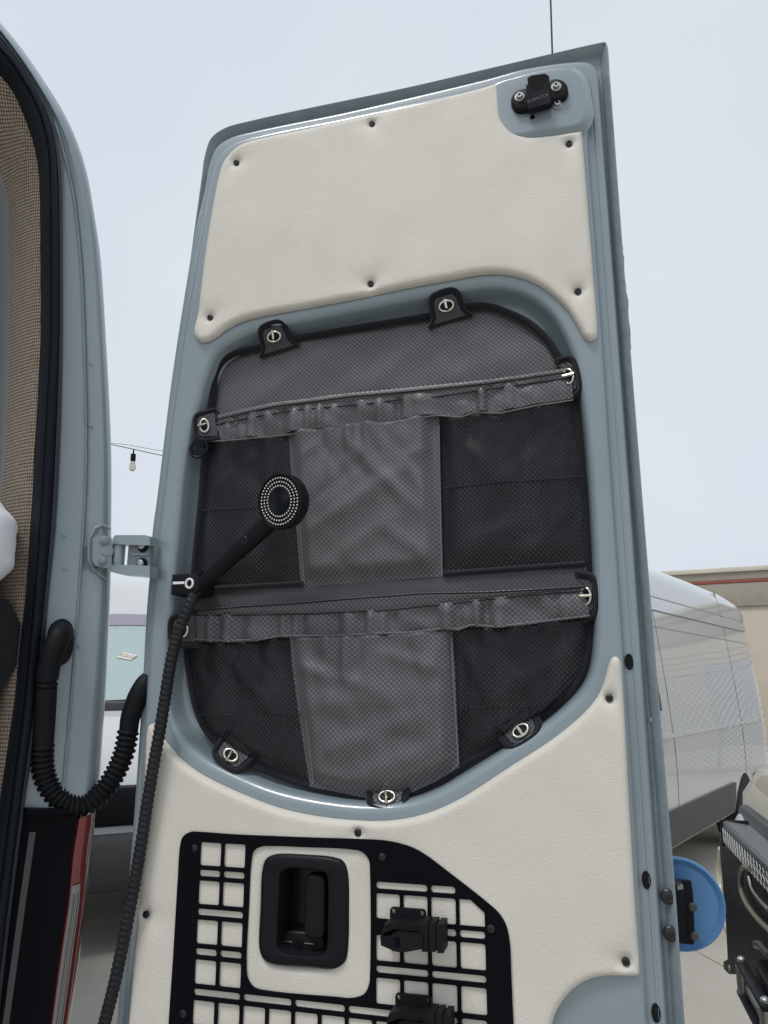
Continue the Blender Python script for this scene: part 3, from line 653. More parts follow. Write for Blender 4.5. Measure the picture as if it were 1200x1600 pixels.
# right edge binding and tabs with turn locks
seamline('edge_binding', [(899, 636), (908, 703), (915, 770), (919, 837), (922, 903)], NB + .002, .006, 'piping')
tabs = [(430, 527, 101, 44), (698, 479, 101, 44), (890, 590, 10, 42), (317, 667, 190, 44), (917, 932, 0, 40), (287, 984, 185, 44), (815, 1143, -57, 44), (606, 1246, -88, 46), (362, 1181, -122, 44)]
for k, (tx, ty, ang, wd) in enumerate(tabs):
    p = DF.hit(tx + (3 if k == 3 else 0), ty, -0.008 if k in (3, 5) else -0.016); a = R(ang); ox = Vector((math.cos(a), 0, math.sin(a))); tx_ = Vector((-math.sin(a), 0, math.cos(a)))
    hw = wd * 0.0011 * .5; L = 0.019
    if k in (2, 4): L = 0.012; hw = 0.030
    if k == 3: L = 0.014
    if k in (6, 7, 8): L = 0.013; hw = 0.027
    fr = 1.5 if k in (0, 1) else 1.14; fi = -.010 if k in (2, 4) else -.024; fr = .95 if k in (2, 4) else fr; out = [(fi, -hw * fr), (-.014, -hw * 1.12), (L * .6, -hw * .98), (L, -hw * .72), (L, hw * .72), (L * .6, hw * .98), (-.014, hw * 1.12), (fi, hw * fr)]
    tl = Vector((0, -.25 if k in (3, 5) else -.55, 0)); loop = [p + ox * q[0] + tl * q[0] + tx_ * q[1] for q in out]
    tb = mk('fastening_tab', *join(solid([q + Vector((0, -.003, 0)) for q in loop], (0, .010, 0))), 'webbing', org, 30)
    pipe = crs([q + Vector((0, -.002, 0)) for q in loop], .004)
    mk('tab_piping', *sweep(pipe, .0042, 8), 'piping', tb, 80)
    face = [p + (ox + tl) * (q[0] * .8 - .002) + tx_ * (q[1] * .78) + Vector((0, -.0045, 0)) for q in out]
    mk('tab_face', *solid(face, (0, .002, 0)), 'ripstop_dark', tb, 0)
    c0 = p + Vector((0, -.006, 0)) - ox * .002
    ringp = [c0 + tx_ * (.0118 * math.cos(t)) + (ox + tl) * (.0072 * math.sin(t)) for t in np.linspace(0, 2 * math.pi, 28, endpoint=False)]
    lk = mk('turn_lock', *sweep(ringp, .0021, 8, closed=True), 'chrome', tb, 80)
    mk('lock_plate', *solid([c0 + (q - c0) * .85 + Vector((0, .001, 0)) for q in ringp], (0, .001, 0)), 'black_gloss', tb, 0)
    mk('lock_toggle', *join(sweep([c0, c0 + Vector((0, -.006, 0))], .0026, 8), sweep([c0 + ox * .0085 + Vector((0, -.0065, 0)), c0 - ox * .0085 + Vector((0, -.0065, 0))], .0022, 8)), 'chrome', tb, 40)
# round black emblem hanging under the left tab
ec = DF.hit(311, 701, -0.006); er = .0155
em = mk('round_emblem', *sweep([ec + Vector((er * math.cos(t), 0, er * math.sin(t))) for t in np.linspace(0, 2 * math.pi, 28, endpoint=False)], .0024, 8, closed=True), 'black_gloss', org, 80)
for dz, hw, dx in ((.0045, .004, .001), (-.003, .0135, 0), (-.0085, .0115, 0)):
    mk('emblem_bar', *box(ec.x + dx - hw, ec.x + dx + hw, ec.y - .0018, ec.y + .002, ec.z + dz - .0016, ec.z + dz + .0016, .0006), 'black_gloss', em)
mk('emblem_post', *box(ec.x - .002, ec.x + .002, ec.y - .0018, ec.y + .002, ec.z - .003, ec.z + .014, .0006), 'black_gloss', em)

# ------------------------------------------------------------------ shower handset, holder and hose
hold = tag(empty('shower_holder', DF.loc, DF.rz), 'square black shower holder with a pale key-shaped mark, fixed to the door edge', 'holder')
hb_px = [(268, 897), (268, 897), (298, 896), (308, 901), (312, 911), (309, 923), (300, 929), (266, 929), (266, 929)]
layer('holder_block', dl(hb_px, 0.036, 0.003), [(0, -0.041), (0, 0.032), (.0012, 0.0352), (.003, 0.036)], [], 'black_plastic', hold, bottom=True)
pm = [DF.hit(x, y, 0.0366) for x, y in ((270, 911), (288, 911))]; rc = DF.hit(296, 911.5, 0.0366)
mk('holder_mark', *join(box(pm[0].x, pm[1].x, pm[0].y - .0003, pm[0].y + .001, pm[0].z - .002, pm[0].z + .002), sweep([rc + Vector((.0062 * math.cos(t), 0, .0072 * math.sin(t))) for t in np.linspace(0, 2 * math.pi, 24, endpoint=False)], .0019, 6, closed=True)), 'white_print', hold, 0)
cr_ = [DF.hit(x, y, n) for x, y, n in ((303, 913, .012), (322, 908, .024))]
mk('cradle_ring', *lathe([(.015, -.012), (.0175, -.010), (.0175, .012), (.015, .014)], 24, cr_[0] + (cr_[1] - cr_[0]) * .4, (DF.hit(437, 784, .05) - cr_[0])), 'black_plastic', hold, 40)
sh = tag(empty('handheld_shower', DF.loc, DF.rz), 'matt black hand shower with white nozzle dots leaning across the organizer', 'hand shower')
hc = DF.hit(437, 783, 0.088)
ax = (DF.Mi @ Vector((-math.sin(R(33)), -math.cos(R(33)), -0.14))).normalized()
h0, h1 = DF.hit(311, 917, .022), DF.hit(420, 818, .050)
hp = [h0.lerp(h1, t) for t in np.linspace(-.03, 1.0, 12)]
hr = [.0085, .0105, .0112, .0116, .012, .0124, .0128, .0132, .0136, .014, .0142, .0140]
mk('handle', *sweep(hp, hr, 20), 'black_plastic', sh, 60)
sp = h0.lerp(h1, .70); dirh = (h1 - h0).normalized(); sd = Vector((0, -1, 0)); sd = (sd - dirh * sd.dot(dirh)).normalized()
mk('spray_switch', *lathe([(.0078, .010), (.0078, .0145), (.007, .0152), (0, .0152)], 20, sp + dirh * .004, sd), 'black_gloss', sh, 30)
mk('handle_joint', *sweep([h0.lerp(h1, .565), h0.lerp(h1, .575)], .0140, 20), 'black_gloss', sh, 60)
hb = mk('spray_body', *lathe([(.012, -.032), (.026, -.031), (.036, -.027), (.0415, -.018), (.0435, -.004), (.0435, .0), (.0425, .0016), (.0405, .0018), (.0395, .0)], 44, hc, ax), 'black_plastic', sh, 40)
mk('spray_plate', *lathe([(.0405, -.002), (.0398, .0005), (.030, .0010), (.0205, .0010), (.0190, .0004), (0, .0004)], 44, hc, ax), 'black_gloss', sh, 40)
u_ = Vector((0, 0, 1)); u_ = (u_ - ax * u_.dot(ax)).normalized(); w_ = ax.cross(u_); nv = []
for rr, k in ((.0235, 32), (.0295, 38), (.0355, 44)):
    for i in range(k):
        a = 2 * math.pi * (i + (.5 if rr == .0295 else 0)) / k; c0 = hc + u_ * (rr * math.cos(a)) + w_ * (rr * math.sin(a))
        nv.append(lathe([(.00125, .0004), (.00125, .0015), (.0009, .0018)], 6, c0, ax))
tag(mk('nozzle_dots', *join(*nv), 'nozzle', hb, 0), kind='stuff')
ne = hc - ax * .019; neck = [h1 - dirh * .006, h1 + dirh * .008, h1.lerp(ne, .55) - ax * .004, ne]
mk('neck', *sweep(neck, [.0140, .0145, .016, .017], 18), 'black_plastic', sh, 60)
hose_px = [(311, 916, .02), (302, 932, .028), (294, 950, .032), (284, 975, .034), (275, 1000, .034), (266, 1040, .034), (258, 1090, .032), (250, 1140, .030), (241, 1190, .029), (231, 1250, .028), (222, 1310, .028), (211, 1375, .028), (200, 1435, .028), (189, 1490, .028), (177, 1545, .028), (165, 1592, .026), (150, 1660, .02), (140, 1740, .01), (150, 1850, .0)]
def corrugated(path, r0, r1, pitch, segs=14):
    D = crs(path, pitch / 5); L = [0]
    for a, b in zip(D, D[1:]): L.append(L[-1] + (b - a).length)
    n = int(L[-1] / pitch) * 6; Q = resamp(D, n + 1); rad = []
    shape = (0, .75, 1, 1, .75, 0)
    for i in range(n + 1): rad.append(r0 + (r1 - r0) * shape[i % 6])
    return sweep(Q, rad, segs)
v, f = corrugated([DF.M @ DF.hit(x, y, n) + DF.loc for x, y, n in hose_px], .0084, .0096, .0086)
tag(mk('shower_hose', v, f, 'hose', None, 50), 'thin black ribbed shower hose hanging down from the shower holder', 'hose')

# ------------------------------------------------------------------ laser-cut tool panel and rubber clamps
mp_ = tag(empty('tool_panel', DF.loc, DF.rz), 'flat black metal panel with rows of square cut-outs screwed over the lower trim', 'tool panel')
NP = 0.0165
mo_px = [(263, 1600), (270, 1495), (277, 1380), (281, 1322), (285, 1308), (297, 1300), (310, 1300), (367, 1304), (493, 1309), (580, 1312), (604, 1314), (624, 1318), (645, 1325), (666, 1337), (707, 1368), (763, 1412), (781, 1429), (791, 1447), (796, 1470), (799, 1530), (802, 1600)]
a0, a1 = d2(802, 1600, NP), d2(263, 1600, NP)
mo = dl(mo_px, NP, 0.004, z=[(a0.x + .002, a0.y - .10), (a0.x - .004, a0.y - .12), (a0.x - .02, a0.y - .13), (a1.x + .02, a0.y - .13), (a1.x + .004, a0.y - .12), (a1.x, a0.y - .10)])
cut = dl([(392, 1345), (396, 1330), (408, 1323), (425, 1322), (480, 1324), (545, 1327), (565, 1331), (576, 1343), (578, 1365), (578, 1520), (576, 1540), (568, 1554), (550, 1560), (520, 1558), (420, 1549), (396, 1543), (386, 1528), (384, 1505), (388, 1420)], NP, 0.004)
ctr = [d2(315, 1583, NP), d2(737, 1606, NP)]
pit = (d2(692, 1545, NP).x - d2(332, 1520, NP).x) / 8.55
c0x = d2(326, 1394, NP).x; pit = (d2(737, 1410, NP).x - c0x) / 10
z1, z4 = d2(329, 1335, NP).y, d2(313, 1519, NP).y; rp = (z1 - z4) / 3
holes = []; hp_ = [(0, NP), (0, NP - .003)]
hs = pit * .435; hv = rp * .305
def cell_ok(l, marg=.006):
    P = np.array([tuple(p) for p in l]); return bool(inside(P, [tuple(p) for p in inset(mo, marg)]).all()) and not inside(P, [tuple(p) for p in inset(cut, -marg)]).any()
for r in range(0, 7):
    zc = z1 - r * rp
    for c in range(11):
        xc = c0x + c * pit; l = rrect(xc - hs, xc + hs, zc - hv, zc + hv, .003, 3)
        if r == 0 and c > 1: continue
        if r == 1 and c == 10:
            l = [Vector((xc - hs, zc - hv)), Vector((xc + hs, zc - hv)), Vector((xc + hs, zc + .1 * hv)), Vector((xc - .1 * hs, zc + hv)), Vector((xc - hs, zc + hv))]
        if cell_ok(l, .004): holes.append((l, hp_))
    zg = zc - rp / 2; c = 0
    while c < 11:
        long_ = ((r % 2 == 1) if (c < 7 or r > 3) else (r % 2 == 0 and (c == 7 or r > 0))) and c < 10
        x0 = c0x + c * pit - hs; x1 = c0x + (c + (1 if long_ else 0)) * pit + hs; hz = rp * .085
        l = rrect(x0, x1, zg - hz, zg + hz, hz * .85, 3)
        if cell_ok(l, .004): holes.append((l, hp_))
        c += 2 if long_ else 1
layer('panel_plate', mo, [(0, NP - .003), (0, NP - .0003), (.0003, NP)], holes + [(cut, hp_)], 'black_powder', mp_, 30)
for x, y in ((304, 1325), (597, 1339), (767, 1451), (286, 1584)):
    v, f = lathe([(.0055, -.012), (.0055, .0004), (.005, .0014), (.0034, .0022), (.002, .0022), (.0018, .0008), (0, .0008)], 18, DF.hit(x, y, NP)); mk('screw', v, f, 'screw_black', mp_, 30)
def clamp(px, py, label):
    o = DF.hit(px, py, NP); g = DF.M @ o + DF.loc
    e = tag(empty('rubber_clamp', g, DF.rz), label, 'clamp', 'rubber clamps on the tool panel')
    def hexa(name, pts, y0, y1, m='black_rubber', par=e, sm_=25):
        return mk(name, *solid([Vector((x, -y0, z)) for x, z in pts], (0, -(y1 - y0), 0)), m, par, sm_)
    hl = [(q, [(0, .0045), (0, .0)]) for q in ([Vector((x0 + .0028 * math.cos(t), .018 + .0035 * math.sin(t))) for t in np.linspace(0, 2 * math.pi, 12, endpoint=False)] for x0 in (-.019, .021))]
    layer('mounting_plate', rrect(-.024, .026, -.024, .0235, .004, 4), [(0, .0), (0, .0045)], hl, 'black_rubber', e, 30)
    # two jaws rising from the plate and closing towards the left, strap block at the right
    up_ = [(-.030, -.004), (-.026, .008), (-.012, .0125), (.010, .0105), (.030, .0125), (.030, .004), (.006, .003), (-.012, .0035)]
    lo_ = [(-.030, -.006), (-.012, -.0045), (.006, -.004), (.030, -.004), (.030, -.0165), (.012, -.019), (-.004, -.023), (-.014, -.021), (-.029, -.0165)]
    hexa('upper_jaw', up_, .003, .030); hexa('lower_jaw', lo_, .003, .034)
    nose = hexa('jaw_nose', [(-.012, -.020), (-.012, .0), (-.004, .003), (.014, .0015), (.030, .004), (.030, -.014), (.004, -.0205)], .028, .041)
    hexa('strap_slot', [(-.009, -.015), (-.009, -.003), (-.001, -.003), (-.001, -.015)], .0405, .0414, 'black_powder')
    for i, x0 in enumerate((.028, .0375, .0485)):
        hexa('strap_block', [(x0, -.0185), (x0, .0165 - i * .0004), (x0 + .0085, .0172 - i * .0004), (x0 + .0085, -.018)], .006, .036 + (.002 if i != 1 else 0))
    hexa('strap_core', [(.02, -.016), (.02, .013), (.056, .014), (.056, -.016)], .008, .034)
    return e
clamp(637, 1447, 'black rubber clamp on the tool panel, fully in view above another clamp')
clamp(646, 1583, 'black rubber clamp on the tool panel, lower of the two, beneath another clamp')

# ------------------------------------------------------------------ blue disc on its bracket, bolted to the free edge
ds = tag(empty('magnetic_disc', DF.loc, DF.rz), 'round blue plastic disc on a black bracket behind the free edge of the open door', 'disc')
dc = DF.hit(1061, 1412, -0.125)
rr = (DF.hit(1061, 1338, -0.125) - DF.hit(1061, 1484, -0.125)).z / 2
mk('blue_disc', *lathe([(rr * .99, -.010), (rr, -.006), (rr, .002), (rr * .985, .0035), (rr * .965, .0045), (rr * .86, .0005), (rr * .845, -.0002), (0, -.0002)], 64, dc), 'blue_plastic', ds, 25)
bk = [DF.hit(x, y, -0.085) for x, y in ((1052, 1375), (1080, 1377), (1083, 1398), (1086, 1470), (1083, 1476), (1060, 1474))]
mk('bracket_plate', *solid(bk, (0, .008, 0)), 'black_plastic', ds, 25)
bk2 = [DF.hit(x, y, -0.052) for x, y in ((1040, 1380), (1068, 1384), (1072, 1474), (1046, 1474))]
mk('bracket_arm', *solid(bk2, (0, .028, 0)), 'black_plastic', ds, 25)
mk('bracket_spacer', *solid([DF.hit(x, y, -0.088) for x, y in ((1045, 1385), (1070, 1388), (1074, 1466), (1048, 1466))], (0, .036, 0)), 'black_plastic', ds, 25)
mk('bracket_clip', *solid([DF.hit(x, y, -0.0505) for x, y in ((1058, 1384), (1067, 1383), (1068, 1389), (1059, 1391))], (0, .004, 0)), 'steel', ds, 25)
for x, y in ((1082, 1417), (1085, 1462)):
    mk('bracket_screw', *lathe([(.006, 0), (.006, .003), (.004, .005), (0, .005)], 14, DF.hit(x, y, -0.0855)), 'cladding', ds, 30)
for x, y in ((1044, 1401), (1048, 1459)):
    mk('bolt', *lathe([(.0098, -.002), (.0098, .0012), (.0085, .0026), (.006, .0036), (.0032, .0038), (.003, .0015), (0, .0015)], 26, DF.hit(x, y, -0.030)), 'screw_black', door, 30)

# ------------------------------------------------------------------ the van the door belongs to (right rear corner)
VF = Frame((0, 0, 0), R(35)); VF.loc = wp(172, 865, 1.30); VF.loc.z = 0
van = tag(empty('camper_van', VF.loc, VF.rz), 'blue-grey camper van seen at its open rear corner with tan woven trim', 'van')
curves = {
 'c0': ([(0, 268), (6, 286), (12, 305), (14, 400), (14, 560), (10, 680), (0, 790), (-18, 950), (-45, 1200), (-90, 1600)], -0.105),
 'c1': ([(0, 118), (17, 138), (34, 173), (44, 199), (51, 219), (56, 241), (60, 266), (62, 300), (63, 400), (63, 533), (54, 700), (49, 800), (40, 925), (30, 1012), (22, 1097), (0, 1245), (-50, 1600)], -0.03),
 'c2': ([(0, 74), (17, 92), (34, 118), (51, 145), (64, 172), (72, 199), (77, 221), (80, 250), (81, 300), (82, 400), (81, 533), (72, 700), (66, 800), (57, 925), (49, 1012), (41, 1097), (22, 1245), (-22, 1600)], 0.006),
 'c3': ([(0, 54), (17, 76), (37, 104), (56, 139), (73, 170), (84, 203), (90, 229), (95, 266), (97, 300), (98, 400), (98, 533), (94, 700), (87, 825), (77, 925), (70, 1000), (60, 1100), (52, 1162), (39, 1256), (19, 1412), (-3, 1600)], -0.012),
 'c3p': ([(0, 54), (17, 76), (37, 104), (56, 139), (73, 170), (84, 203), (90, 229), (95, 266), (97, 300), (98, 400), (98, 533), (94, 700), (87, 825), (77, 925), (70, 1000), (60, 1100), (52, 1162), (38, 1270)], -0.012),
 'c4': ([(1, 52), (20, 78), (42, 109), (62, 143), (80, 177), (92, 212), (102, 250), (111, 287), (118, 333), (126, 417), (131, 533), (134, 700), (131, 800), (125, 900), (121, 962), (116, 1025), (110, 1100), (103, 1180), (95, 1268)], -0.010),
 'c5': ([(2, 49), (22, 75), (44, 106), (64, 138), (84, 172), (103, 213), (120, 267), (130, 317), (140, 383), (152, 533), (159, 700), (157, 812), (155, 912), (151, 975), (146, 1050), (141, 1110), (136, 1180), (127, 1266)], -0.002),
 'c6': ([(3, 45), (24, 70), (46, 101), (67, 134), (89, 168), (110, 208), (129, 262), (139, 312), (149, 380), (160, 533), (167, 700), (167, 812), (166, 912), (162, 975), (157, 1050), (152, 1110), (147, 1185), (140, 1264)], -0.006),
 'c7': ([(4, 43), (26, 69), (50, 101), (74, 136), (98, 175), (120, 222), (137, 276), (147, 333), (157, 400), (166, 533), (174, 700), (174, 837), (173, 912), (171, 962), (167, 1050), (162, 1131), (156, 1215), (150, 1263)], -0.030)}
def vcurve(key, n=90, ymax=None):
    pts, b = curves[key]; P = [VF.hit(x, y, b) for x, y in pts]
    return resamp(crs(P, .01), n)
def header(P, k):
    """carry the curve over the roof corner and along the rear header to the far side"""
    s = P[0]; o = []
    for dx, dz in ((-1.35, .20), (-1.0, .20), (-.6, .195), (-.42, .175), (-.26, .135), (-.14, .085), (-.06, .042)): o.append(Vector((s.x + dx, s.y, s.z + dz)))
    return o + P
def ribbon(name, cs, m, parent, smooth=60):
    n = len(cs[0]); V = [p for c in cs for p in c]; Fc = []
    for j in range(len(cs) - 1):
        for i in range(n - 1): Fc.append((j * n + i, j * n + i + 1, (j + 1) * n + i + 1, (j + 1) * n + i))
    return mk(name, V, Fc, m, parent, smooth)
C = {k: header(vcurve(k), 0) for k in curves}
def shift(c, dx, dy, dz=0): return [p + Vector((dx, dy, dz)) for p in c]
def mid(a, b, t, dy): return [p.lerp(q, t) + Vector((0, dy, 0)) for p, q in zip(a, b)]
ribbon('woven_trim', [C['c0'], mid(C['c0'], C['c1'], .25, -.008), mid(C['c0'], C['c1'], .5, -.010), mid(C['c0'], C['c1'], .8, -.008), C['c1'], shift(C['c1'], .01, .02)], 'woven_trim', van)
ribbon('door_seal', [shift(C['c1'], .004, .015), mid(C['c1'], C['c1'], 0, -.006), mid(C['c1'], C['c2'], .35, -.014), mid(C['c1'], C['c2'], .7, -.010), mid(C['c1'], C['c2'], .80, -.004), mid(C['c1'], C['c2'], .88, -.008), C['c2'], mid(C['c2'], C['c3'], .3, -.006), mid(C['c2'], C['c3'], .6, -.004), mid(C['c2'], C['c3'], .85, .0), shift(C['c3'], 0, .012)], 'seal_rubber', van)
ribbon('seal_lip', [mid(C['c2'], C['c3'], .62, -.006), mid(C['c2'], C['c3'], .8, -.006), mid(C['c2'], C['c3'], .98, -.001)], 'seal_lip', van)
pil = ribbon('rear_pillar', [shift(C['c3p'], -.005, .01), mid(C['c3p'], C['c4'], .5, .002), mid(C['c3p'], C['c4'], .93, .001), C['c4'], mid(C['c4'], C['c5'], .12, .0035), mid(C['c4'], C['c5'], .85, .001), C['c5'], mid(C['c5'], C['c6'], .5, -.001), C['c6'], mid(C['c6'], C['c7'], .6, -.006), C['c7'], shift(C['c7'], .012, .05), shift(C['c7'], .02, .2), shift(C['c7'], .03, 1.0), shift(C['c7'], .03, 4.5)], 'paint', van)
ribbon('inner_wall', [C['c0'], shift(C['c0'], .0, .12), shift(C['c0'], .02, .5), shift(C['c0'], .02, 3.5)], 'interior_grey', van)
# sealed seam, clips on the jamb
sp_ = [p + Vector((0, -.0015, 0)) for p in C['c4'][18:]]
mk('seam_bead', *sweep(sp_, [.0022 * (1 + .5 * noise.noise(Vector((i * .6, 0, 0)))) for i in range(len(sp_))], 6), 'paint_rough', van, 80)
for x, y in ((100, 835), (101, 888), (142, 568), (141, 665), (125, 1010)):
    mk('clip_stud', *lathe([(.0032, 0), (.0028, .0018), (0, .0024)], 10, VF.hit(x, y, -.008)), 'paint', van, 60)
fl = [VF.hit(0, 1250, 0).x]
bx0 = C['c7'][-1]
mk('side_skirt', *box(bx0.x - .08, bx0.x - .03, .16, 4.5, .38, bx0.z + .02, .01), 'paint', van)
mk('load_floor', *box(bx0.x - 1.75, bx0.x - .16, .06, 3.6, .58, .64, .005), 'interior_grey', van)
mk('front_bulkhead', *box(bx0.x - 1.8, bx0.x, 3.55, 3.6, .58, 2.7, .005), 'interior_grey', van)
mk('far_wall', *box(bx0.x - 1.85, bx0.x - 1.78, .03, 3.6, .45, 2.55, .01), 'paint', van)
hz = C['c0'][0].z
mk('roof', *box(bx0.x - 1.85, bx0.x - .75, .02, 4.5, C['c7'][0].z - .05, C['c7'][0].z - .004, .01), 'paint', van)
mk('rear_bumper', *box(bx0.x - 1.85, bx0.x + .01, -.12, .25, .32, .52, .02), 'black_plastic', van)
# black lower jamb and tail lamp
def vl(pts, b, n=40): return resamp([VF.hit(x, y, b) for x, y in pts], n)
j0 = vl([(38, 1262), (19, 1412), (-3, 1600), (-30, 1830)], -.02); j1 = vl([(60, 1266), (45, 1412), (18, 1600), (-10, 1830)], -.022)
j2 = vl([(127, 1269), (116, 1335), (108, 1409), (92, 1517), (81, 1600), (50, 1830)], -.006)
ribbon('lower_jamb', [shift(j0, -.01, .01), j0, j1, mid(j1, j2, .5, .004), j2, shift(j2, .003, .03)], 'black_powder', van)
mk('jamb_sill', *solid([VF.hit(x, y, .002) for x, y in ((42, 1264), (126, 1264), (125, 1271), (40, 1273))], (0, .03, 0)), 'black_powder', van, 20)
s0 = vl([(46, 1300), (30, 1412), (4, 1600), (-18, 1740)], -.017); s1 = vl([(56, 1300), (40, 1412), (14, 1600), (-8, 1740)], -.017)
ribbon('jamb_strip', [shift(s0, 0, .006), s0, s1, shift(s1, 0, .006)], 'cladding', van, 20)
t_in = vl([(124, 1280), (115, 1335), (108, 1409), (92, 1517), (81, 1600), (52, 1830)], .004)
t_cl = vl([(140, 1272), (131, 1335), (127, 1409), (113, 1517), (101, 1600), (70, 1830)], .006)
t_m = vl([(147, 1266), (139, 1335), (132, 1409), (118, 1517), (106, 1600), (76, 1830)], -.004)
t_out = vl([(151, 1262), (145, 1314), (135, 1420), (122, 1510), (111, 1600), (82, 1830)], -.03)
lamp = ribbon('tail_lamp', [shift(t_in, 0, .03), t_in, mid(t_in, t_cl, .5, -.002), t_cl, t_m, t_out, shift(t_out, .012, .12), shift(t_out, .0, .16)], 'lamp_red', van)
tag(lamp, 'red tail lamp with a clear lower lens')
k0 = 8
for a, b in ((8, 40),):
    lens = ribbon('clear_lens', [shift(mid(t_in, t_cl, .02, -.001), 0, 0)[a:b], mid(t_in, t_cl, .1, -.004)[a:b], mid(t_in, t_cl, .5, -.006)[a:b], mid(t_in, t_cl, .8, -.004)[a:b], mid(t_in, t_cl, .84, -.001)[a:b]], 'lamp_clear', lamp)
    for q in (.2, .38, .56, .72):
        mk('lens_rib', *sweep(mid(t_in, t_cl, q, -.0062)[a + 1:b - 1], .0009, 6), 'lamp_clear', lamp, 80)
mk('lamp_line', *sweep(mid(t_cl, t_m, .5, -.002)[2:7], .0008, 6), 'lamp_clear', lamp, 80)
# hinge: pillar leaf, knuckle and the two-armed door leaf
HF = VF
hg = mk('hinge_leaf', *solid([HF.hit(x, y, .018) for x, y in ((146, 842), (152, 836), (174, 839), (176, 846), (174, 884), (168, 888), (150, 884), (145, 876))], (0, .03, 0)), 'paint', van, 25)
mk('hinge_pocket', *sweep([HF.hit(x, y, .003) for x, y in ((172, 826), (160, 820), (148, 826), (140, 842), (139, 876), (146, 890), (158, 899), (166, 905))], [.002, .003, .0035, .003, .003, .0035, .003, .002], 8), 'paint_rough', van, 80)
for x, y in ((163, 845), (160, 877)):
    mk('hinge_bolt', *lathe([(.0085, 0), (.0085, .002), (.006, .003), (.006, .009), (.004, .010), (0, .010)], 6 if y > 860 else 14, HF.hit(x, y, .018)), 'paint_rough', hg, 30)
mk('hinge_disc', *lathe([(.010, 0), (.010, .0012), (.0085, .0016), (0, .0016)], 20, HF.hit(168, 861, .018)), 'paint', hg, 30)
k_a, k_b = DF.local(VF.M @ HF.hit(187, 848, .012) + VF.loc), DF.local(VF.M @ HF.hit(184, 885, .012) + VF.loc)
nk = -k_a.y
mk('hinge_knuckle', *join(sweep([k_a, k_b], .0105, 18), solid([DF.hit(x, y, nk + .006) for x, y in ((168, 849), (188, 850), (186, 883), (164, 882))], (0, .012, 0))), 'paint', door, 40)
mk('hinge_arm', *solid([DF.hit(x, y, nk + .014) for x, y in ((176, 841), (180, 836), (226, 836), (234, 838), (234, 852), (196, 851), (176, 849))], (0, .026, 0)), 'paint', door, 25)
mk('hinge_arm', *solid([DF.hit(x, y, nk + .014) for x, y in ((171, 884), (174, 882), (234, 884), (234, 902), (222, 900), (186, 897), (172, 893))], (0, .026, 0)), 'paint', door, 25)
mk('hinge_web', *solid([DF.hit(x, y, nk - .002) for x, y in ((201, 849), (234, 849), (234, 888), (198, 886))], (0, .012, 0)), 'paint_rough', door, 25)
mk('hinge_rib', *solid([DF.hit(x, y, nk + .002) for x, y in ((207, 864), (230, 865), (230, 868), (207, 867))], (0, .006, 0)), 'paint', door, 25)
for x, y in ((224, 854), (222, 881)):
    mk('hinge_bolt', *lathe([(.0098, 0), (.0098, .002), (.0075, .0022), (.0072, .007), (.005, .008), (0, .008)], 18, DF.hit(x, y, nk - .001)), ['black_rubber'], door, 30)
    mk('bolt_head', *lathe([(.0062, .006), (.0060, .0095), (.004, .0105), (0, .0105)], 14, DF.hit(x + 1, y, nk - .001)), 'zinc', door, 30)
# wiring conduit between van and door
cd = tag(empty('wiring_conduit', VF.loc, VF.rz), 'black ribbed wiring conduit looping from the van pillar to the door edge', 'conduit')
cl_ = lambda px, py, t: VF.local(wp(px, py, t))
def dep(px, py, b): return (VF.M @ VF.hit(px, py, b) + VF.loc - Vector((0, 0, EYE))).dot(Vector((0, math.cos(PITCH), math.sin(PITCH))))
tb0 = dep(93, 1000, .0)
mk('boot_flange', *solid(crs([VF.hit(x, y, -.004) for x, y in ((75, 985), (84, 972), (97, 967), (110, 975), (114, 990), (112, 1018), (106, 1032), (95, 1040), (82, 1042), (76, 1030))], .004, True), (0, -.006, 0)), 'black_rubber', cd, 50)
boot = [cl_(x, y, tb0 - d) for x, y, d in ((97, 988, .0), (93, 994, .020), (87, 1008, .030), (81, 1025, .033), (76, 1045, .034), (74, 1060, .034))]
mk('boot', *sweep(crs(boot, .005), [q for q in np.linspace(.0180, .0165, len(crs(boot, .005)))], 18), 'black_rubber', cd, 60)
t1 = tb0 - .034
tp = [cl_(x, y, t1) for x, y in ((74, 1048), (73, 1075))]; mk('bellows', *corrugated(tp, .0135, .0165, .0075, 18), 'black_rubber', cd, 50)
mk('sleeve', *sweep([cl_(73, 1074, t1), cl_(70, 1120, t1), cl_(67, 1164, t1)], [.0155, .016, .0160], 18), 'black_rubber', cd, 60)
t2 = 1.30
lp = [(67, 1162, t1), (66, 1190, t1), (71, 1217, t1 + .002), (86, 1243, t1 + .006), (108, 1257, t1 + .012), (133, 1257, t1 + .02), (158, 1240, t1 + .03), (178, 1212, t1 + .04), (193, 1178, t1 + .05), (201, 1140, t1 + .06)]
mk('bellows', *corrugated([cl_(*q) for q in lp], .0138, .0176, .0086, 20), 'black_rubber', cd, 40)
te = t1 + .063
bt = crs([cl_(201, 1143, te - .003), cl_(203, 1125, te), cl_(209, 1105, te + .004), cl_(218, 1085, te + .010), cl_(228, 1070, te + .02), cl_(240, 1062, te + .04)], .005)
mk('boot', *sweep(bt, [q for q in np.linspace(.0150, .0190, len(bt))], 18), 'black_rubber', cd, 60)
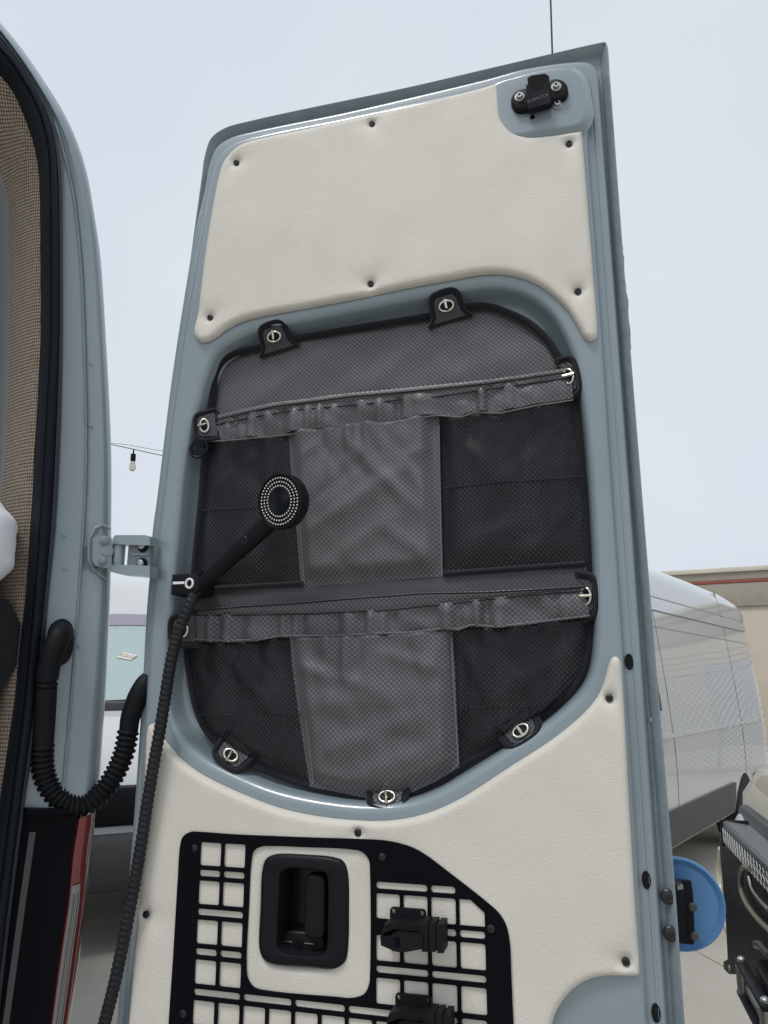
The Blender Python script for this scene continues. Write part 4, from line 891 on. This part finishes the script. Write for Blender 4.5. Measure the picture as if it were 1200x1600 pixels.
# things inside the van
pw = tag(empty('rolled_pillow', VF.M @ VF.hit(0, 928, -.03) + VF.loc, VF.rz), 'white pillow resting on a black box inside the camper van', 'pillow')
v, f = [], []
bm = bmesh.new(); bmesh.ops.create_icosphere(bm, subdivisions=5, radius=1)
for q in bm.verts:
    d = q.co.normalized(); k = 1 + .07 * noise.noise(d * 1.6) + .045 * abs(noise.noise(Vector((d.z * 4, d.x * 1.5, 1))))
    q.co = Vector((math.copysign(abs(d.x) ** .7, d.x) * .19 * k, math.copysign(abs(d.y) ** .7, d.y) * .12 * k, math.copysign(abs(d.z) ** .7, d.z) * .088 * k))
bm.verts.index_update(); pv = [q.co + Vector((-.168, .02, .085)) for q in bm.verts]; pf = [[w.index for w in q.verts] for q in bm.faces]; bm.free()
mk('pillow_body', pv, pf, 'cushion_white', pw, 80)
bxp = VF.hit(30, 1000, -.03)
kb = tag(empty('storage_box', VF.M @ Vector((bxp.x - .2, bxp.y + .1, .64)) + VF.loc, VF.rz), 'black box standing inside the camper van under a white pillow', 'box')
zt = VF.hit(10, 936, -.03).z - .64; zb = VF.hit(10, 1085, -.03).z - .64
mk('box_body', *solid([Vector((x, -.1, z)) for x, z in ((-.3, zb - .3), (.165, zb - .3), (.165, zb - .06), (.18, zb), (.2, zb + .045), (.2, zt - .04), (.178, zt), (-.3, zt))], (0, .35, 0)), 'black_plastic', kb, 20)
mk('box_foot', *box(-.28, .14, -.08, .2, 0, zb - .28, .01), 'black_plastic', kb)
if True:
    pw.location.z = kb.location.z + zt - .002

# ------------------------------------------------------------------ parked white vans
def make_van(label):
    e = tag(empty('parked_van', (0, 0, 0)), label, 'van')
    xs = [-3.48, -3.46, -3.40, -3.28, -3.0, -2.4, -1.2, 0, .8, 1.2, 1.45, 1.7, 1.95, 2.2, 2.45, 2.62, 2.8, 3.0, 3.2, 3.35, 3.44, 3.48]
    H = [2.24, 2.34, 2.42, 2.475, 2.52, 2.55, 2.56, 2.56, 2.55, 2.51, 2.43, 2.30, 2.06, 1.80, 1.55, 1.40, 1.33, 1.27, 1.18, 1.06, .92, .80]
    Wd = [.86, .92, .96, .985, 1, 1, 1, 1, 1, 1, 1, 1, 1, .995, .99, .98, .97, .95, .92, .87, .80, .70]
    def hw(z):
        k = [(0, .93), (.35, .955), (.5, .985), (.75, 1.0), (1.10, 1.0), (1.16, .992), (1.5, .968), (2.0, .918), (2.4, .868), (2.55, .83), (3, .80)]
        for (a, p), (b, q) in zip(k, k[1:]):
            if a <= z <= b: return p + (q - p) * (z - a) / (b - a)
        return .8
    fz = [0, .05, .10, .18, .28, .355, .375, .45, .55, .65, .75, .85, .92]
    V, Fc = [], []; m = len(fz) + 6
    def sec(x, h, wd):
        o = []
        for f_ in fz: z = .34 + (h - .34) * f_; o.append((hw(z) * wd, z))
        y9, z9 = o[-1]
        for a in np.linspace(15, 90, 6): a = R(a); o.append((y9 - .22 * (1 - math.cos(a)) - (y9 - .22) * (max(0, (math.degrees(a) - 60) / 30)), z9 + (h - z9) * math.sin(a)))
        return o
    for x, h, wd in zip(xs, H, Wd):
        s = sec(x, h, wd); ring_ = [(x, y, z) for y, z in s] + [(x, -y, z) for y, z in reversed(s[:-1])]
        V += ring_
    n = 2 * m - 1
    for i in range(len(xs) - 1):
        for j in range(n - 1): Fc.append((i * n + j, i * n + j + 1, (i + 1) * n + j + 1, (i + 1) * n + j))
    Fc += [tuple(range(n)), tuple(range((len(xs) - 1) * n, len(xs) * n))]
    for i in range(len(xs) - 1): Fc.append((i * n, i * n + n - 1, (i + 1) * n + n - 1, (i + 1) * n))
    mk('van_body', V, Fc, 'van_white', e, 40)
    # windscreen lying on the raked front
    def roofz(x): return float(np.interp(x, xs, H))
    V, Fc = [], []
    for i, x in enumerate(np.linspace(1.92, 2.60, 8)):
        h = roofz(x)
        for j, q in enumerate(np.linspace(-1, 1, 15)):
            y = q * (.66 + .10 * i / 7); V.append((x + .012 - .03 * q * q, y, h + .012 - .055 * q * q))
    for i in range(7):
        for j in range(14): Fc.append((i * 15 + j, i * 15 + j + 1, (i + 1) * 15 + j + 1, (i + 1) * 15 + j))
    ws = mk('windscreen', V, Fc, 'windshield', e, 60)
    V2 = [Vector(q) + Vector((.004, 0, .004)) for q in V[:30]]; mk('sun_band', V2, [f_ for f_ in Fc if max(f_) < 30], 'sun_band', ws, 60)
    mk('cowl', *box(2.56, 2.74, -.82, .82, 1.30, 1.415, .02), 'cladding', e)
    for s in (-1, 1): mk('wiper', *sweep([Vector((2.62, s * .1, 1.45)), Vector((2.53, s * .35 + .3, 1.53))], .012, 6), 'black_rubber', e)
    mk('front_bumper', *box(3.16, 3.56, -.90, .90, .34, .66, .06), 'cladding', e)
    mk('grille', *box(3.40, 3.515, -.50, .50, .70, .93, .03), 'black_plastic', e)
    for s in (-1, 1):
        mk('headlight', *solid([Vector((3.36, s * y, z)) for y, z in ((.55, .78), (.56, .95), (.80, 1.10), (.85, 1.02), (.80, .80))], (.10, -s * .02, 0)), 'headlight', e, 20)
        mk('fog_lamp', *lathe([(.085, 0), (.085, .02), (.07, .025), (.06, .005), (0, .01)], 24, (3.55, s * .72, .50), (1, 0, 0)), 'black_gloss', e, 30)
        mk('fog_lens', *lathe([(.05, .0), (.045, .018), (0, .022)], 20, (3.55, s * .72, .50), (1, 0, 0)), 'headlight', e, 30)
        for wx in (-1.95, 2.35):
            w = mk('wheel', *lathe([(.20, -.03), (.30, -.05), (.345, -.03), (.355, .05), (.345, .18), (.30, .2), (.2, .19)], 32, (wx, s * .80, .355), (0, s, 0)), 'tyre', e, 40)
            mk('rim', *lathe([(.21, .17), (.20, .19), (.12, .16), (.06, .18), (0, .18)], 24, (wx, s * .80, .355), (0, s, 0)), 'steel', w, 40)
        # pressed side: rub rail, upper grooves as grey strips painting their shade, cladding, seams
        def strip(name, x0, x1, za, zb, m_, th=.006, nseg=12):
            V, Fc = [], []
            for i in range(nseg + 1):
                x = x0 + (x1 - x0) * i / nseg
                for z, t_ in ((za, -.01), (za, th), (zb, th), (zb, -.01)): V.append((x, s * (hw(z) + t_), z))
            for i in range(nseg):
                for j in range(3): Fc.append((i * 4 + j, i * 4 + j + 1, i * 4 + j + 5, i * 4 + j + 4))
            Fc += [(0, 1, 2, 3), tuple(range(nseg * 4, nseg * 4 + 4))]
            mk(name, V, Fc, m_, e, 25)
        strip('rub_rail', -3.05, 1.6, 1.135, 1.165, 'van_white', .018)
        strip('side_cladding', -1.5, 1.75, .36, .62, 'cladding', .022); strip('side_cladding', -3.3, -2.4, .36, .62, 'cladding', .022)
        for za, x0, x1 in ((2.235, -3.1, .9), (2.115, -3.05, .9), (1.98, -3.0, 1.0)): strip('groove_shade', x0, x1, za, za + .010, 'groove_shade_grey', .0012)
        strip('pressed_rail', -3.1, .9, 2.125, 2.20, 'van_white', .012)
        for xs_ in (-2.05, .35, 1.5):
            V, Fc = [], []
            for i, z in enumerate(np.linspace(.4, 2.5, 24)):
                for dx, t_ in ((-.005, -.01), (-.005, .0015), (.005, .0015), (.005, -.01)): V.append((xs_ + dx, s * (hw(z) + t_), z))
            for i in range(23):
                for j in range(3): Fc.append((i * 4 + j, i * 4 + j + 1, i * 4 + j + 5, i * 4 + j + 4))
            mk('panel_seam', V, Fc, 'van_seam', e, 0)
        mk('door_glass', *solid([Vector((x, s * (hw(z) + .004), z)) for x, z in ((.55, 1.34), (1.95, 1.34), (1.62, 1.92), (1.4, 1.98), (.55, 1.98))], (0, s * -.02, 0)), 'glass_dark', e, 0)
        mk('mirror', *join(box(2.0, 2.12, s * 1.14 - .1, s * 1.14 + .1, 1.38, 1.72, .03), box(2.02, 2.08, min(s * .9, s * 1.1), max(s * .9, s * 1.1), 1.42, 1.48, .01)), 'cladding', e)
    return e
s35 = Vector((math.sin(R(36)), math.cos(R(36)), 0)); n35 = Vector((math.cos(R(36)), -math.sin(R(36)), 0))
edgeP = Vector((1.95, 5.78, 0)); vr = edgeP + s35 * 4.35
side_van = make_van('white panel van with its long side showing behind the free edge of the open door')
side_van.location = vr - s35 * 3.48 - n35 * 1.0; side_van.rotation_euler.z = math.atan2(-s35.y, -s35.x)
fv = dup(side_van); fv['label'] = 'white van facing the camper van with a SOLD sticker in its windscreen'
fv.location = (-2.86, 8.2, 0); fv.rotation_euler.z = R(-65)
# SOLD sticker on the facing van's windscreen
from mathutils.bvhtree import BVHTree
fv.location.z = 0
bpy.context.view_layer.update()
wsO = [c for c in fv.children if c.name.startswith('windscreen')][0]
bv = BVHTree.FromPolygons([wsO.matrix_world @ q.co for q in wsO.data.vertices], [tuple(p.vertices) for p in wsO.data.polygons])
hitp, hn, _, _ = bv.ray_cast(Vector((0, 0, EYE)), ray(198, 1026).normalized())
if hitp is not None:
    if hn.y > 0: hn = -hn
    zx = Vector((1, 0, 0)); zx = (zx - hn * zx.dot(hn)).normalized(); zy = hn.cross(zx)
    if zy.z < 0: zy = -zy
    stf = tag(empty('windscreen_sticker', hitp, 0), 'small pale SOLD sticker with red letters in the windscreen of a white van', 'sticker')
    q = [(-.075, -.035), (.04, -.035), (.075, .035), (-.035, .035)]
    mk('sticker_sheet', *solid([zx * a + zy * b + hn * .004 for a, b in q], hn * .002), 'sticker', stf, 0)
    v, f = text_geo('SOLD', .048)
    mk('lettering', [zx * (p.x + p.y * .45) + zy * p.y + hn * (.0075 + p.z * .3) for p in v], f, 'sticker_red', stf, 0)

# ------------------------------------------------------------------ off-road truck with winch bumper
d_ = ray(1128, 1284); tf = (1.06 - EYE) / d_.z; far = Vector((0, 0, EYE)) + d_ * tf
TF = Frame((far.x, far.y, 0), R(76))
tk = tag(empty('off_road_truck', TF.loc, TF.rz), 'tan off-road truck nose with a black winch bumper at the edge of the view', 'truck')
def th(px, py, y=0.0): return TF.hit(px, py, -y)
zt_, zb_ = th(1128, 1284).z, th(1126, 1312).z
mk('light_bar', *solid([Vector((.0, y, z)) for y, z in ((.0, zt_), (-.012, zt_ + .004), (-.085, zt_ - .004), (-.085, zb_ + .01), (-.03, zb_ - .004), (0, zb_))], (-1.05, 0, 0)), 'satin_black', tk, 20)
mk('bar_lens', *box(-1.03, -.012, -.006, .0015, zb_ + .008, zt_ - .016, 0), 'truck_dark', tk, 0)
cell = None; h_ = (zt_ - zb_ - .024) / 2
for r in range(2):
    for i in range(24):
        if cell is None:
            v, f = lathe([(h_ * .62, .003), (h_ * .56, .004), (h_ * .2, .0008), (.0, .0012)], 10, (0, 0, 0), (0, 1, 0)); cell = c_ = mk('led_reflector', v, f, 'reflector', tk, 0)
        else: c_ = cell.copy(); COL.objects.link(c_); c_.parent = tk
        c_.location = (-.03 - i * .042, 0, zb_ + .008 + h_ * (r + .5))
mk('bar_end_cap', *box(.0, .012, -.09, .006, zb_ - .01, zt_ + .006, .003), 'black_plastic', tk)
pl_ = [th(*q, -.015) for q in ((1123, 1308), (1134, 1437), (1137, 1499))]
tab = [th(*q, -.015) for q in ((1134, 1497), (1130, 1503), (1131, 1514), (1139, 1522), (1156, 1522))]
zlow = tab[-1].z
loop = [Vector((pl_[0].x, -.015, zb_)), pl_[1], pl_[2]] + tab[1:] + [Vector((-1.0, -.015, zlow)), Vector((-1.0, -.015, zb_))]
mk('winch_plate', *solid(loop, (0, -.012, 0)), 'black_plastic', tk, 20)
hq = th(1140, 1513, -.014); mk('plate_hole', *lathe([(.012, 0), (.012, .002), (0, .002)], 14, hq, (0, 1, 0)), 'galv', tk)
r1a, r1b = th(1162, 1508, .07), th(1163, 1548, .07); r2x = th(1197, 1545, .07).x
fl_ = mk('fairlead_frame', *join(box(r2x - .03, r1a.x + .03, .062, .090, r1a.z - .002, r1a.z + .010, .002), box(r2x - .03, r1a.x + .03, .062, .090, r1b.z - .010, r1b.z + .002, .002), box(r2x - .03, r1a.x + .03, -.016, .045, r1b.z - .01, r1a.z + .01, .002)), 'black_plastic', tk)
for x in (r1a.x, r2x):
    mk('fairlead_roller', *lathe([(.012, -.002), (.0165, 0), (.0165, r1a.z - r1b.z - .004), (.012, r1a.z - r1b.z)], 18, (x, .075, r1b.z + .002), (0, 0, 1), (1, 0, 0)), 'steel', fl_, 40)
    mk('roller_pin', *lathe([(.011, 0), (.011, .008), (.007, .012), (0, .012)], 12, (x, .075, r1a.z + .009), (0, 0, 1), (1, 0, 0)), 'zinc', fl_, 40)
for z in (r1b.z + .022, r1a.z - .022):
    mk('fairlead_roller', *sweep([Vector((r1a.x - .02, .062, z)), Vector((r2x + .02, .062, z))], .015, 16), 'steel', fl_, 40)
ring_ = [th(x, y + 14, .004) for x, y in ((1172, 1344), (1162, 1341), (1157, 1356), (1158, 1376), (1164, 1393), (1176, 1412), (1190, 1428), (1204, 1442))]
ring_ += [Vector((-.9, .004, ring_[-1].z - .01)), Vector((-.98, .004, ring_[-1].z + .03)), Vector((-.98, .004, ring_[0].z - .02))]
mk('bumper_trim', *sweep(crs(ring_, .02), .008, 10), 'bumper_bronze', tk, 60)
rail_ = [th(x, y + 18, .006) for x, y in ((1170, 1352), (1174, 1368), (1184, 1384), (1202, 1404))]
mk('chrome_rail', *sweep(crs(rail_, .02), .006, 8), 'steel', tk, 60)
mk('tow_hook', *sweep(crs([th(x, y, .02) for x, y in ((1182, 1476), (1190, 1478), (1198, 1488), (1206, 1494))], .01), .012, 8), 'truck_dark', tk, 60)
# body behind the bumper
fx = th(1171, 1262, -.22).x; hz_ = th(1200, 1226, -.22).z
prof = [(-.20, .70), (-.16, .95), (-.17, 1.10), (-.24, 1.20), (-.40, 1.26), (-1.3, 1.34), (-1.45, 1.36), (-1.9, 1.80), (-2.1, 1.86), (-3.9, 1.86), (-4.1, 1.7), (-4.15, .75), (-3.8, .55), (-.4, .5)]
def truck_sec(x, k, zk): return [Vector((x, y * k if y > -1 else y, .5 + (z - .5) * zk)) for y, z in prof]
secs = [truck_sec(fx - .02, 1.35, .88), truck_sec(fx - .05, 1.15, .95), truck_sec(fx - .13, 1.03, .99), truck_sec(fx - .3, 1, 1), truck_sec(fx - 1.55, 1, 1), truck_sec(fx - 1.75, 1.05, .98), truck_sec(fx - 1.83, 1.3, .9)]
n_ = len(prof); V = [p for q in secs for p in q]; Fc = [tuple(range(n_)), tuple(range((len(secs) - 1) * n_, len(secs) * n_))]
for j in range(len(secs) - 1):
    for i in range(n_): Fc.append((j * n_ + i, j * n_ + (i + 1) % n_, (j + 1) * n_ + (i + 1) % n_, (j + 1) * n_ + i))
mk('truck_body', V, Fc, 'truck_tan', tk, 45)
mk('grille', *box(fx - 1.6, fx - .22, -.2, -.135, .80, 1.06, .02), 'truck_dark', tk)
mk('front_bumper', *box(fx - 1.86, fx + .02, -.26, -.07, .50, .74, .03), 'truck_dark', tk)
mk('bumper_insert', *sweep(crs([Vector((fx - .1, -.08, .86)), Vector((fx - .06, -.07, .76)), Vector((fx - .15, -.05, .64)), Vector((fx - .5, -.045, .60)), Vector((fx - 1.3, -.045, .60))], .02), .018, 10), 'truck_tan', tk, 60)
for x in (fx - .28, fx - 1.6):
    mk('headlight', *lathe([(.10, 0), (.10, .02), (.085, .03), (0, .045)], 24, (x, -.15, .93), (0, 1, 0)), 'headlight', tk, 30)
for x, s in ((fx - .1, 1), (fx - 1.75, -1)):
    for y in (-.85, -3.3):
        w = mk('wheel', *lathe([(.22, -.1), (.36, -.12), (.40, -.09), (.40, .09), (.36, .12), (.22, .1)], 32, (x - s * .06, y, .40), (s, 0, 0)), 'tyre', tk, 40)
        mk('rim', *lathe([(.23, .08), (.20, .10), (.1, .07), (0, .08)], 24, (x - s * .06, y, .40), (s, 0, 0)), 'steel', w, 40)

# ------------------------------------------------------------------ building and chain-link fence beyond the vans
bz1 = wp(1085, 890, 20); d2_ = ray(1200, 883); bz2 = Vector((0, 0, EYE)) + d2_ * ((bz1.z - EYE) / d2_.z)
BF = Frame((bz1.x, bz1.y, 0), math.atan2(bz2.y - bz1.y, bz2.x - bz1.x))
bl = tag(empty('stucco_building', BF.loc, BF.rz), 'low tan stucco building with a red band behind the white side van', 'building')
zz = [BF.hit(1150, y, 0).z for y in (886.5, 894, 906, 911, 948)]
mk('parapet_cap', *box(-3, 30, -.12, .5, zz[1], zz[0], .02), 'stucco_cap', bl)
mk('upper_wall', *box(-2.9, 29.9, -.06, 8, zz[2], zz[1] - .003, .01), 'stucco', bl)
mk('red_band', *box(-2.9, 29.9, -.075, 7.9, zz[3], zz[2] - .003, .01), 'red_band', bl)
mk('middle_wall', *box(-2.9, 29.9, -.06, 8, zz[4], zz[3] - .003, .01), 'stucco', bl)
mk('lower_wall', *box(-2.8, 29.8, 0, 8, 0, zz[4] - .003, .01), 'stucco_light', bl)
for i in range(6):
    x = 4 + i * 4.2; mk('roller_door', *box(x, x + 2.8, -.03, .1, 0, 2.6, .01), 'galv', bl)
fn = tag(empty('chain_link_fence', (7.1, 13.8, 0), math.atan2(-11.5, 4.2)), 'galvanised chain-link fence topped with barbed wire beside the parked vans', 'fence')
FL = 12.2
for i in range(6): mk('post', *lathe([(.03, 0), (.03, 2.35), (.015, 2.38)], 12, (i * FL / 5, 0, 0), (0, 0, 1), (1, 0, 0)), 'galv', fn, 40)
mk('rail', *sweep([Vector((0, 0, 2.0)), Vector((FL, 0, 2.0))], .02, 10), 'galv', fn, 60)
for z in (2.12, 2.22, 2.33): mk('barbed_wire', *sweep([Vector((i * FL / 60, .0, z + .012 * math.sin(i * 1.7))) for i in range(61)], .006, 5), 'wire', fn, 60)
wv = []; pitch = .11; x = -1.95
while x < FL:
    for sg in (1, -1):
        a, b = x, x + 1.95; za, zb = (.05, 2.0) if sg == 1 else (2.0, .05)
        if a < 0: za += (0 - a) * (zb - za) / (b - a); a = 0
        if b > FL: zb -= (b - FL) * (zb - za) / max(b - a, .01); b = FL
        if b - a > .02: wv.append(sweep([Vector((a, .01 * sg, za)), Vector((b, .01 * sg, zb))], .011, 4))
    x += pitch
tag(mk('wire_mesh', *join(*wv), 'galv', fn, 0), kind='stuff')

# ------------------------------------------------------------------ mast and string of lights behind the door
mb = wp(860, 500, 7.0); mt_ = wp(859, -40, 7.0)
ms = tag(empty('antenna_mast', (mb.x, mb.y, 0)), 'thin dark mast rising into the sky behind the open door', 'mast')
mk('mast_rod', *sweep([Vector((0, 0, 0)), Vector((mt_.x - mb.x, mt_.y - mb.y, mt_.z))], .0085, 8), 'wire', ms, 60)
mk('mast_foot', *lathe([(.12, 0), (.12, .02), (.03, .03), (.02, .2), (.012, .22)], 16, (0, 0, 0), (0, 0, 1), (1, 0, 0)), 'galv', ms, 40)
w0, w1 = wp(120, 684, 6.5), wp(260, 714, 6.7)
lp_ = wp(60, 690, 6.4); pole = tag(empty('light_pole', (lp_.x, lp_.y, 0)), 'pole holding up the string of lights beside the camper van', 'pole')
mk('pole_shaft', *lathe([(.045, 0), (.04, lp_.z + .1), (.02, lp_.z + .13)], 12, (0, 0, 0), (0, 0, 1), (1, 0, 0)), 'galv', pole, 40)
mk('pole_foot', *lathe([(.12, 0), (.12, .02), (.05, .03)], 16, (0, 0, 0), (0, 0, 1), (1, 0, 0)), 'galv', pole, 40)
sg_ = tag(empty('string_light', lp_), 'string of bulbs hung on thin wires between the camper van and the door', 'string light')
end = Vector((mb.x, mb.y, 3.0)); path = [lp_, w0, wp(176, 695, 6.55), wp(209, 702, 6.6), wp(250, 711, 6.68), wp(420, 745, 6.9), end]
P_ = [p - lp_ for p in crs(path, .1)]; mk('cable', *sweep(P_, .0035, 6), 'wire', sg_, 60)
P2 = [p - lp_ for p in crs([lp_ + Vector((0, 0, .02)), wp(190, 694, 6.55), wp(250, 704, 6.68), end + Vector((0, 0, .08))], .1)]; mk('support_wire', *sweep(P2, .002, 5), 'wire', sg_, 60)
for px, py, t in ((209, 702, 6.6), (330, 728, 6.8), (460, 752, 6.95)):
    b0 = wp(px, py, t) - lp_
    s_ = mk('bulb_socket', *lathe([(.006, 0), (.006, .035), (.022, .045), (.022, .10), (.018, .11)], 14, b0, (0, 0, -1), (1, 0, 0)), 'black_plastic', sg_, 40)
    mk('bulb', *lathe([(.016, .105), (.022, .125), (.030, .15), (.028, .175), (.016, .192), (0, .197)], 16, b0, (0, 0, -1), (1, 0, 0)), 'bulb_glass', s_, 60)
